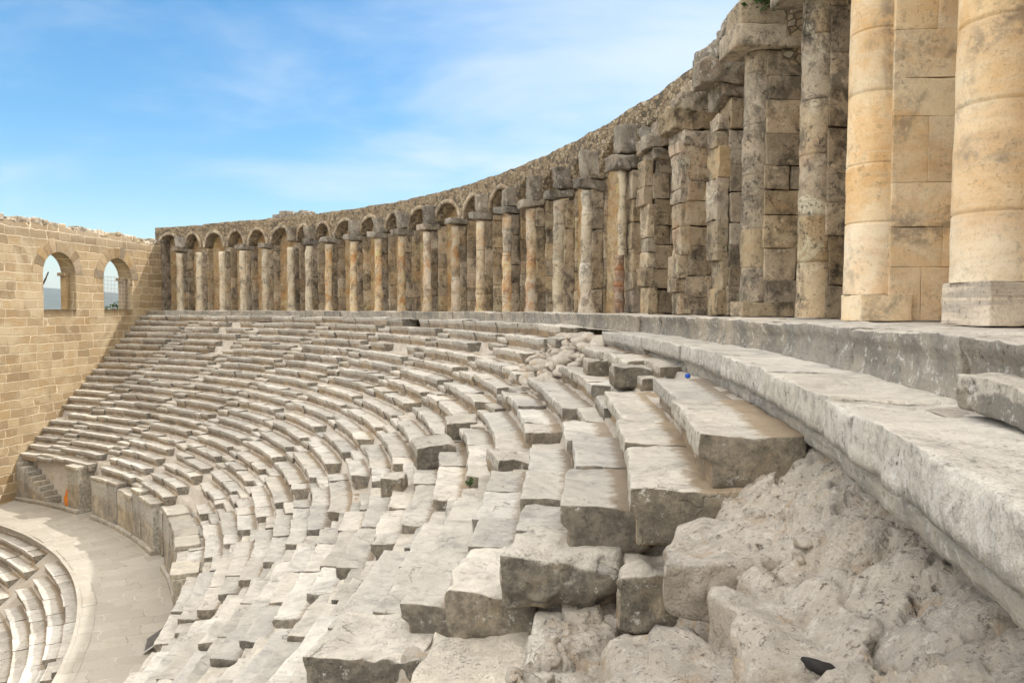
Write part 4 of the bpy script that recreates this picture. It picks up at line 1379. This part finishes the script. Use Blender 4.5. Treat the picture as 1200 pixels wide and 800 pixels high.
def build_lower():
    for k in range(0, 9):
        R = R_DIA_IN - 0.53 * k
        z = Z_DIA - 0.40 * k + (0.02 if k == 0 else 0)
        if k == 0: z = Z_DIA + 0.012
        cuts = [8.0]
        sts = [23.5, 46.0]
        t = 6.0
        specs = []
        while t < 64:
            L = RS.uniform(0.9, 2.0)
            t2 = t + math.degrees(L / R)
            if not any(s - 1.4 < (t + t2) / 2 < s + 1.4 for s in sts) or k == 0:
                if visible(R, t, z) or visible(R, t2, z): specs.append((t, t2))
            t = t2
        if specs:
            x, y = pol(R, (specs[0][0] + specs[-1][1]) / 2)
            lab = 'paved stone rim of the lower seating along the walkway' if k == 0 else f'curved stone bench of the lower seating, {ORD[k - 1]} below the walkway'
            e = empty('lower_bench', (x, y, z - 0.4), lab, 'bench', 'stone benches of the lower seating')
            for a, b in specs:
                g = math.degrees(0.006 / R)
                stone('block', R + RS.normal(0, 0.02), a + g, b - g, z + RS.normal(0, 0.015), 0.72 if k else 0.45, 0.42, M_seat if k else M_paving, e, rho=0.04, rough=0.018 if k else 0.008, recess=0.09, s=0.16)
        for si, s in enumerate(sts):
            pass
    for s, lab in ((23.5, 'worn stair of the lower seating nearest the framed panel'),):
        x, y = pol(26, s)
        e = empty('stairway', (x, y, Z_DIA - 2), lab, 'stairway')
        for k in range(1, 9):
            R = R_DIA_IN - 0.53 * k; z = Z_DIA - 0.40 * k
            h = math.degrees(0.62 / R)
            stone('step', R + 0.02, s - h, s + h, z - 0.03 + RS.normal(0, .02), 0.5, 0.3, M_step, e, rho=0.05, rough=0.02, s=0.16)
            stone('step', R + 0.27, s - h, s + h, z + 0.18 + RS.normal(0, .02), 0.4, 0.3, M_step, e, rho=0.05, rough=0.02, s=0.16)
    V, F = arc_grid(np.linspace(12, 28.5, 60), np.linspace(-10, 90, 100), lambda R, t: Z_DIA - 0.45 - (R_DIA_IN - R) * 0.40 / 0.53, 0.02, 2)
    tag(mk('lower_bank', V, F, M_core), kind='structure')
    V, F = arc_grid(np.linspace(0.1, 12.4, 12), np.linspace(-180, 180, 80), lambda R, t: np.full_like(R, Z_DIA - 12.2))
    tag(mk('orchestra_floor', V, F, M_paving), kind='structure')


# ------------------------------------------------------------------ near ruined zone
def worley(P, scale, seed):
    """flat-topped tilted chunks: returns height (one random tilt per cell) and distance to the cell border"""
    Q = P[:, :2] * scale + 500
    I = np.floor(Q).astype(np.int64)
    best = np.full(len(Q), 9.0); sec = np.full(len(Q), 9.0); h = np.zeros(len(Q))
    for dx in (-1, 0, 1):
        for dy in (-1, 0, 1):
            cx, cy = I[:, 0] + dx, I[:, 1] + dy
            o = np.zeros_like(cx)
            px = cx + 0.5 + 0.48 * _h(cx, cy, o, seed); py = cy + 0.5 + 0.48 * _h(cx, cy, o + 1, seed)
            ex, ey = Q[:, 0] - px, Q[:, 1] - py
            d = np.hypot(ex, ey)
            hh = _h(cx, cy, o + 2, seed) * 0.7 + ex * _h(cx, cy, o + 3, seed) * 0.9 + ey * _h(cx, cy, o + 4, seed) * 0.9
            nb = d < best
            sec = np.where(nb, best, np.minimum(sec, d))
            h = np.where(nb, hh, h); best = np.where(nb, d, best)
    return h, sec - best


def rock(c, r, seed, squash=(1, 1, 0.7), n=10, rough=0.25):
    """displaced sphere, returns V,F"""
    th = np.linspace(0, np.pi, n); phs = np.linspace(0, 2 * np.pi, n * 2, endpoint=False)
    A, B = np.meshgrid(th, phs, indexing='ij')
    D = np.stack([np.sin(A) * np.cos(B), np.sin(A) * np.sin(B), np.cos(A)], -1).reshape(-1, 3)
    # faceted: pull towards a few cutting planes
    rs = np.random.RandomState(seed)
    rr = np.ones(len(D))
    for _ in range(9):
        v = rs.normal(size=3); v /= np.linalg.norm(v)
        h = rs.uniform(0.42, 0.85)
        dd = D @ v
        rr = np.where(dd > h / np.maximum(rr, 1e-3), np.minimum(rr, h / np.maximum(dd, 1e-3)), rr)
    rr = rr * (1 + fbm(D * 1.0, 1.5, seed, 3) * rough)
    V = D * rr[:, None] * r * np.array(squash)
    a = rs.uniform(0, 6.28)
    V = np.stack([V[:, 0] * math.cos(a) - V[:, 1] * math.sin(a), V[:, 0] * math.sin(a) + V[:, 1] * math.cos(a), V[:, 2]], 1) + np.array(c)
    m = n * 2
    idx = np.arange(n * m).reshape(n, m); nx = np.roll(idx, -1, 1)
    F = np.stack([idx[:-1].ravel(), idx[1:].ravel(), nx[1:].ravel(), nx[:-1].ravel()], 1)
    return V, F


def build_near():
    # the exposed core of the ruined wedge in front of the eye: one terrain mesh
    Rs = np.concatenate([np.arange(36.0, 39.6, 0.022), np.arange(39.6, 40.3, 0.012), np.arange(40.3, 40.75, 0.02), np.arange(40.75, 41.3, 0.010), np.arange(41.3, 42.15, 0.02)])
    ths = np.concatenate([np.arange(-15.5, -7.6, 0.03), np.arange(-7.6, -6.0, 0.15)])

    def z(R, th):
        P = np.stack([R * 1.0, th * 0.7, R * 0], 1)
        k = (R_L - R) / TREAD
        wob = vnoise(P, 1.3, 4) * 0.35 + vnoise(P, 4.0, 5) * 0.12
        hi = -1.30 - 0.05 * (th + 9) * -1 * 0.3
        hi = -1.36 - np.clip(-9.0 - th, 0, 8) * 0.055 + np.clip(R - 41.25, 0, 1) * 0.62
        mid = -2.40 - np.clip(-9.0 - th, 0, 8) * 0.06
        lo = -2.75 + (k - 4.2) * -0.30
        lo = np.minimum(lo, -2.86)
        kk = k + wob
        sm = lambda a, b, x: (lambda q: q * q * (3 - 2 * q))(np.clip((x - a) / (b - a), 0, 1))
        zz = hi + (mid - hi) * sm(1.05, 1.6, kk)
        zz = zz + (lo - mid) * sm(3.1, 3.5, kk)
        # bumps, embedded stones and holes
        zz = zz + fbm(np.stack([P[:, 0], P[:, 1], zz], 1), 1.8, 8, 5, 0.55) * 0.045
        W = np.stack([R + vnoise(P, 3.0, 55) * 0.1, th * 0.7 + vnoise(P, 3.0, 56) * 0.1], 1)
        for sc_, am, sd in ((1.9, 0.055, 1), (4.5, 0.028, 2), (11.0, 0.010, 3)):
            h, e_ = worley(W, sc_, sd)
            zz = zz + am * h - am * 0.7 * np.exp(-e_ * 14)
        ridge = 1 - np.abs(fbm(P, 5.0, 33, 4, 0.6)) * 2.2
        zz = zz - np.clip(ridge - 0.6, 0, 1) * 0.07 + fbm(P, 16.0, 31, 3) * 0.02
        # keep it under the benches
        zz = np.where(th > -7.9, np.minimum(zz, Z_L - RISE * (np.floor(k) + 1) - 0.75), zz)
        return zz
    V, F = arc_grid(Rs, ths, z)
    # roughen sideways so that small overhangs and edges appear
    nd = vec_noise(V, 6.0, 41, 3) * 0.016
    V = V + nd
    V[:, 0] += fbm(V * np.array([.3, 1, 1]), 3.2, 77, 5, 0.62) * 0.10
    stuff_V, stuff_F, n = [V], [F], len(V)
    # the black stone lies where the ground passes under this line of sight
    ray = np.array([0.400, 0.979, -0.486]); ray = ray / np.linalg.norm(ray)
    along = V @ ray
    off = np.linalg.norm(V - along[:, None] * ray, axis=1)
    c = V[np.where((off < 0.06) & (along > 1.5), along, 99).argmin()]
    v, f = rock(c + np.array([0, 0, 0.02]), 0.05, 5, (1.5, 0.9, 0.6), 14, 0.15)
    tag(mk('black_stone', v, f, M_black), 'small jet black stone on the pale rubble at the bottom right', 'stone')
    rs = np.random.RandomState(3)
    for q in range(380):
        th = rs.uniform(-14.5, -8.3); R = rs.uniform(38.2, 41.75)
        k = (R_L - R) / TREAD
        i = np.argmin((Rs - R) ** 2); j = np.argmin((ths - th) ** 2)
        c = V[i * len(ths) + j]
        r = rs.choice([0.012, 0.02, 0.032, 0.055, 0.10], p=[.30, .28, .22, .13, .07])
        v, f = rock(c + np.array([0, 0, -r * 0.15]), r, int(rs.randint(9999)), (1.2, 1.0, rs.uniform(0.5, 0.8)), 8 if r < 0.05 else 12, 0.12)
        stuff_V.append(v); stuff_F.append(f + n); n += len(v)
    for q in range(60):        # bigger stones standing out of the broken face
        th = rs.uniform(-14.0, -8.4); k = rs.choice([rs.uniform(0.95, 1.7), rs.uniform(2.9, 3.6)])
        R = R_L - k * TREAD
        i = np.argmin((Rs - R) ** 2); j = np.argmin((ths - th) ** 2)
        c = V[i * len(ths) + j]
        r = rs.uniform(0.03, 0.10)
        v, f = rock(c, r, int(rs.randint(9999)), (1.0, rs.uniform(1.0, 1.7), rs.uniform(0.5, 0.9)), 12, 0.14)
        stuff_V.append(v); stuff_F.append(f + n); n += len(v)
    tag(mk('rubble', np.concatenate(stuff_V), np.concatenate(stuff_F), M_rubble, smooth=False), kind='stuff')

    for lab, R, a, b, zt, D, H, tl in (('flat eroded slab set in the pale rubble close to the nearest bench end', 40.95, -10.2, -9.0, -1.33, 0.62, 0.3, (.02, .03, .10)),
                                  ('low broken slab sunk in the rubble under the middle of the ledge', 41.10, -11.7, -10.5, -1.40, 0.50, 0.3, (.05, .06, -.10)),
                                  ('cracked pale slab at the broken edge of the near rubble', 40.78, -12.2, -10.9, -1.50, 0.55, 0.4, (.04, -.04, .06)),
                                  ('rough lump of old mortar low on the broken rubble face', 40.55, -10.6, -9.3, -2.02, 0.5, 0.55, (.02, .05, -.05))):
        tag(stone('broken_block', R, a, b, zt, D, H, M_rubble, None, rho=0.10, rough=0.085, chip=1.8, s=0.026, tilt=tl), lab, 'stone block', 'broken blocks of the near stairway')
    # worn blocks lying free in the ruined wedge
    S = lambda lab, R, a, b, zt, D, H, **kw: tag(stone('broken_block', R, a, b, zt, D, H, kw.pop('mat', M_step), None, s=0.032, chip=1.6, **kw), lab, 'stone block', 'broken blocks of the near stairway')
    S('broad pale step slab with a rounded broken front between the nearest bench ends', 39.68, -7.75, -6.45, rowZ(4) + 0.0, 1.0, 0.42, rho=0.12, rough=0.075, tilt=(0.0, 0.01, 0.03))
    S('rounded grey slab with white lichen at the right of the broad step slab', 40.62, -8.05, -6.9, rowZ(4) - 0.02, 1.05, 0.40, rho=0.13, rough=0.085, tilt=(0.02, 0.01, -0.03))
    S('squat block with a big dark end face above the lowest flat stone', 39.13, -7.3, -5.75, rowZ(5) + 0.0, 0.80, 0.42, rho=0.08, rough=0.05, mat=M_seat)
    S('low flat stone below the dark-ended squat block', 39.05, -9.0, -7.2, rowZ(6) - 0.03, 0.85, 0.4, rho=0.08, rough=0.05, tilt=(0.02, 0.03, 0.02))
    S('large thin slab with a cracked edge at the lower middle', 37.85, -7.05, -5.55, rowZ(7) + 0.02, 1.1, 0.30, rho=0.04, rough=0.035, tilt=(0.01, 0.02, 0.05))
    S('worn slab below the large cracked slab', 37.5, -8.4, -7.0, rowZ(8) + 0.05, 1.25, 0.4, rho=0.08, rough=0.05)
    S('narrow stone lying between the squat block and the pale rubble', 39.95, -9.1, -7.5, rowZ(5) - 0.08, 0.36, 0.6, rho=0.08, rough=0.05, tilt=(0.02, 0, 0.04))
    # loose blocks by the second stairway and the broken ledge
    for R, a, L, zt, D, H, lab in ((40.9, 3.2, 1.0, -0.98, 0.62, 0.42, 'grey cubic block stranded below the broken end of the ledge'),
                                  (40.95, -0.2, 0.7, -0.88, 1.0, 0.36, 'grey-ended block beside the second nearest stairway'),
                                  (38.35, 8.8, 0.8, -2.62, 0.75, 0.55, 'rounded block stranded in the third nearest stairway'),
                                  (37.55, 7.0, 1.0, -2.95, 0.85, 0.5, 'second rounded block in the third nearest stairway'),
                                  (36.9, 6.3, 0.55, -3.55, 0.5, 0.42, 'small dark block lower in the third nearest stairway'),
                                  (39.1, -0.6, 1.1, -2.25, 0.8, 0.38, 'pale block with a slanted edge and dark end in the second nearest stairway'),
                                  (41.3, 10.9, 1.2, -0.75, 0.8, 0.45, 'blocky stone at the broken start of the far ledge')):
        tag(stone('loose_block', R, a, a + math.degrees(L / R), zt, D, H, M_step, None, rho=0.08, rough=0.04, s=0.05, tilt=(RS.normal(0, .05), RS.normal(0, .05), RS.normal(0, .08))), lab, 'stone block', 'loose blocks in the seating')
    # rubble spilling where the ledge is broken
    Vs, Fs, n = [], [], 0
    for q in range(170):
        th = RS.uniform(6.6, 12.6); R = RS.uniform(40.2, 42.2)
        k = (R_L - R) / TREAD
        z0 = Z_L - RISE * (max(k, 0) + 0.55) - 0.1
        r = RS.choice([0.08, 0.13, 0.2, 0.28], p=[.4, .35, .18, .07])
        x, y = pol(R, th)
        v, f = rock((x, y, z0), r, int(RS.randint(9999)), (1.3, 1.0, 0.7), 9, 0.12)
        Vs.append(v); Fs.append(f + n); n += len(v)
    tag(mk('rubble', np.concatenate(Vs), np.concatenate(Fs), M_core, smooth=False), kind='stuff')

    # a blue bottle cap, a black stone, weeds
    x, y = pol(41.62, -3.35)
    V, F = lathe(41.52, -3.75, [(-0.80, 0.02), (-0.79, 0.029), (-0.776, 0.033), (-0.762, 0.031), (-0.75, 0.022), (-0.744, 0.008)], 16, 1, 0.0)
    tag(mk('bottle_cap', V, F, M_blue), 'small bright blue plastic cap lying in the gap under the ledge', 'cap')


def leaf_tuft(name, c, n, size, spread, label, droop=0.0, seed=1):
    rs = np.random.RandomState(seed)
    V, F = [], []
    for q in range(n):
        p = np.array(c) + rs.normal(size=3) * np.array(spread)
        d = rs.normal(size=3); d[2] = abs(d[2]) * 0.6 - droop; d /= np.linalg.norm(d)
        u = np.cross(d, rs.normal(size=3)); u /= np.linalg.norm(u)
        L = size * rs.uniform(0.6, 1.3); w = L * 0.28
        b = len(V)
        V += [p, p + d * L * .5 + u * w, p + d * L, p + d * L * .5 - u * w]
        F.append([b, b + 1, b + 2, b + 3])
    e = empty(name, c, label, 'plant')
    mk('foliage', np.array(V), np.array(F), M_leaf, e, smooth=False)
    x, y, z = c
    w = size * 0.06
    V = [[x - w, y, z - spread[2] * 2], [x + w, y, z - spread[2] * 2], [x, y + 1.6 * w, z - spread[2] * 2], [x, y + .5 * w, z + spread[2]]]
    mk('stem', np.array(V), np.array([[0, 1, 3], [1, 2, 3], [2, 0, 3]]), M_twig, e)


def build_small():
    x, y = pol(44.0, 2.9)
    leaf_tuft('wall_plant', (x, y, 5.62), 420, 0.12, (0.16, 0.32, 0.14), 'green leafy plant growing on top of the block capital', 0.2, 3)
    x, y = pol(38.95, -3.2)
    leaf_tuft('weed', (x, y, -2.15), 30, 0.05, (0.03, 0.03, 0.02), 'tiny green weed growing in the seats', 0, 5)
    x, y = pol(41.05, -8.62)
    leaf_tuft('weed', (x, y, -1.62), 40, 0.03, (0.05, 0.02, 0.01), 'green weed in the gap at the foot of the nearest bench end', 0, 6)


# ------------------------------------------------------------------ the land beyond
def build_land():
    n = 60
    r = np.concatenate([[0.1], np.geomspace(30, 13500, 40)])
    a = np.linspace(0, 2 * np.pi, 73)
    Rg, Ag = np.meshgrid(r, a, indexing='ij')
    X, Y = (Rg * np.cos(Ag)).ravel(), (Rg * np.sin(Ag)).ravel()
    Z = np.full_like(X, -24.0)
    V = np.stack([X, Y, Z], 1)
    V[:, 2] += fbm(V, 0.003, 2, 3) * 3 * np.clip(Rg.ravel() / 400, 0, 1)
    idx = np.arange(len(r) * len(a)).reshape(len(r), len(a))
    F = np.stack([idx[:-1, :-1].ravel(), idx[1:, :-1].ravel(), idx[1:, 1:].ravel(), idx[:-1, 1:].ravel()], 1)
    tag(mk('ground', V, F, M_terrain, loc=(0, 0, -24)), kind='structure')
    # a ridge to the west-north-west, 9 km off
    d = np.linspace(7500, 12500, 30); u = np.linspace(-9000, 3000, 120)
    D, U = np.meshgrid(d, u, indexing='ij')
    f = np.sin(np.clip((D - 7500) / 5000, 0, 1) * np.pi) ** 1.2
    env = np.interp(U.ravel(), [-9000, -7600, -6600, -5800, -5200, -4500, -2000, 3000], [420, 330, 345, 290, 200, 140, 160, 120]).reshape(U.shape)
    P = np.stack([U.ravel(), D.ravel(), 0 * U.ravel()], 1)
    H = f * env * (1 + 0.22 * fbm(P, 0.0006, 6, 4).reshape(U.shape)) - 26
    V = np.stack([U.ravel(), D.ravel(), H.ravel()], 1)
    idx = np.arange(D.size).reshape(D.shape)
    F = np.stack([idx[:-1, :-1].ravel(), idx[1:, :-1].ravel(), idx[1:, 1:].ravel(), idx[:-1, 1:].ravel()], 1)
    tag(mk('hills', V, F, M_hill), kind='structure')
    # a dark bush outside the window
    k = (143 - 600) / 850 / math.cos(RAD(2.603))
    sm_ = (k * WA[1] - WA[0]) / (WU[0] - k * WU[1])
    c = (WA + WU * sm_) * 1.16
    rs = np.random.RandomState(2)
    e = empty('bush', (c[0], c[1], -12), 'dark bush seen through the bottom of the window nearer the gallery', 'bush')
    V, F = [], []
    for q in range(700):
        p = rs.normal(size=3); p /= np.linalg.norm(p); p *= rs.uniform(0.5, 1) ** 0.5
        p = np.array([c[0] + p[0] * 1.6, c[1] + p[1] * 2.2, -1.15 + p[2] * 1.7])
        dd = rs.normal(size=3); dd /= np.linalg.norm(dd); uu = np.cross(dd, rs.normal(size=3)); uu /= np.linalg.norm(uu)
        b = len(V); V += [p, p + dd * .15 + uu * .08, p + dd * .3, p + dd * .15 - uu * .08]; F.append([b, b + 1, b + 2, b + 3])
    mk('crown', np.array(V), np.array(F), M_leaf, e, smooth=False)
    V, F = [], []
    ang = np.linspace(0, 2 * np.pi, 8, endpoint=False)
    for z, r_ in ((-24.0, 0.2), (-8, 0.14), (-1.5, 0.05)):
        V += [[c[0] + r_ * math.cos(t), c[1] + r_ * math.sin(t), z] for t in ang]
    F = [[j * 8 + k, j * 8 + (k + 1) % 8, (j + 1) * 8 + (k + 1) % 8, (j + 1) * 8 + k] for j in range(2) for k in range(8)]
    mk('trunk', np.array(V), np.array(F), M_twig, e)


# ------------------------------------------------------------------ light, sky, camera
SUN_EL, SUN_AZ = RAD(45.5), RAD(21.5)      # azimuth from +X towards +Y


def build_light():
    w = bpy.data.worlds.new('World'); scn.world = w
    w.use_nodes = True
    t = NT(w.node_tree); t.N.clear()
    out = t.new('ShaderNodeOutputWorld'); bg = t.new('ShaderNodeBackground')
    sky = t.new('ShaderNodeTexSky', sky_type='NISHITA')
    sky.sun_disc = False
    sky.sun_elevation = SUN_EL
    sky.sun_rotation = math.pi / 2 - SUN_AZ
    sky.air_density = 1.0; sky.dust_density = 1.0; sky.ozone_density = 2.0
    tc = t.new('ShaderNodeTexCoord')
    d = tc.outputs['Generated']
    sp = t.new('ShaderNodeSeparateXYZ'); t.link(d, sp.inputs[0])
    # thin high cloud, thicker towards the sun side
    den = t.math('ADD', t.math('MAXIMUM', sp.outputs[2], 0.0), 0.22)
    cx = t.math('DIVIDE', sp.outputs[0], den); cy = t.math('DIVIDE', sp.outputs[1], den)
    cmb = t.new('ShaderNodeCombineXYZ'); t.link(cx, cmb.inputs[0]); t.link(cy, cmb.inputs[1])
    q = t.scale(cmb.outputs[0], (0.8, 1.25, 1))
    n = t.noise(q, 1.3, 7, 0.54, 0.3)
    side = t.ramp(sp.outputs[0], -0.55, 0.35, -0.13, 0.24, False)
    c = t.ramp(t.math('ADD', n, side), 0.40, 0.80, 0.0, 0.70)
    hs = t.new('ShaderNodeHueSaturation'); hs.inputs['Hue'].default_value = 0.492; hs.inputs['Saturation'].default_value = 1.38; hs.inputs['Value'].default_value = 0.92
    t.link(sky.outputs[0], hs.inputs['Color'])
    col = t.mix(c, hs.outputs[0], CLOUD)
    # a bright veil added as fill light: sky overhead, behind and beyond the left edge
    up = t.math('ADD', sp.outputs[2], t.math('MULTIPLY', t.math('MAXIMUM', t.math('MULTIPLY', sp.outputs[1], -1.0), 0.0), 0.9))
    up = t.math('ADD', up, t.math('MULTIPLY', t.math('MAXIMUM', t.math('SUBTRACT', t.math('MULTIPLY', sp.outputs[0], -1.0), 0.66), 0.0), 2.4))
    fill_veil = t.math('MULTIPLY', t.ramp(up, 0.40, 0.66), t.ramp(n, 0.25, 0.7, 0.75, 1.0))
    col = t.mix(fill_veil, col, FILL_VEIL)
    t.link(col, bg.inputs[0])
    bg.inputs[1].default_value = SKY_STRENGTH
    t.link(bg.outputs[0], out.inputs[0])
    L = bpy.data.lights.new('sun', 'SUN'); L.energy = SUN_STRENGTH; L.angle = RAD(0.53); L.color = (1.0, 0.95, 0.86)
    o = bpy.data.objects.new('sun', L); COL.objects.link(o)
    from mathutils import Vector
    sdir = Vector((math.cos(SUN_EL) * math.cos(SUN_AZ), math.cos(SUN_EL) * math.sin(SUN_AZ), math.sin(SUN_EL)))
    o.rotation_euler = sdir.to_track_quat('Z', 'Y').to_euler()
    o.location = (30, 20, 40)


def build_haze():
    m = bpy.data.materials.new('haze_air'); m.use_nodes = True
    t = NT(m.node_tree); t.N.clear()
    out = t.new('ShaderNodeOutputMaterial'); v = t.new('ShaderNodeVolumePrincipled')
    v.inputs['Color'].default_value = (0.72, 0.84, 1.0, 1); v.inputs['Density'].default_value = 4.2e-5; v.inputs['Anisotropy'].default_value = 0.3
    t.link(v.outputs[0], out.inputs['Volume'])
    X, Y0, Y1, z0, z1 = 14000, -3000, 14500, -40, 520
    V = [[x, y, z] for x in (-X, X) for y in (Y0, Y1) for z in (z0, z1)]
    F = np.array([[0, 1, 3, 2], [4, 6, 7, 5], [0, 4, 5, 1], [2, 3, 7, 6], [0, 2, 6, 4], [1, 5, 7, 3]])
    tag(mk('haze', V, F, m, smooth=False, loc=(0, 0, 0)), kind='stuff')


CLOUD = (4.3, 4.6, 5.0)
FILL_VEIL = (11.2, 10.6, 9.6)  # out-of-view sky brightened to fill the shaded stone
SKY_STRENGTH = 0.12
SUN_STRENGTH = 2.0
EXPOSURE = 0.9

build_core()
build_benches()
build_stairs()
build_ledge()
build_podium()
build_gallery()
build_endwall()
build_diazoma()
build_lower()
build_near()
build_small()
build_land()
build_haze()
build_light()

cam = bpy.data.cameras.new('camera')
cam.sensor_width = 36; cam.lens = 36 * 850 / 1200
cam.clip_start = 0.05; cam.clip_end = 60000
co = bpy.data.objects.new('camera', cam); COL.objects.link(co)
co.location = (0, 0, 0)
co.rotation_euler = (math.pi / 2 - RAD(2.603), 0, 0)
scn.camera = co
vs = scn.view_settings
vs.view_transform = 'Standard'; vs.look = 'None'; vs.gamma = 1; vs.use_curve_mapping = False
vs.exposure = EXPOSURE
scn.cycles.max_bounces = 6
scn.cycles.diffuse_bounces = 4
scn.cycles.use_denoising = True
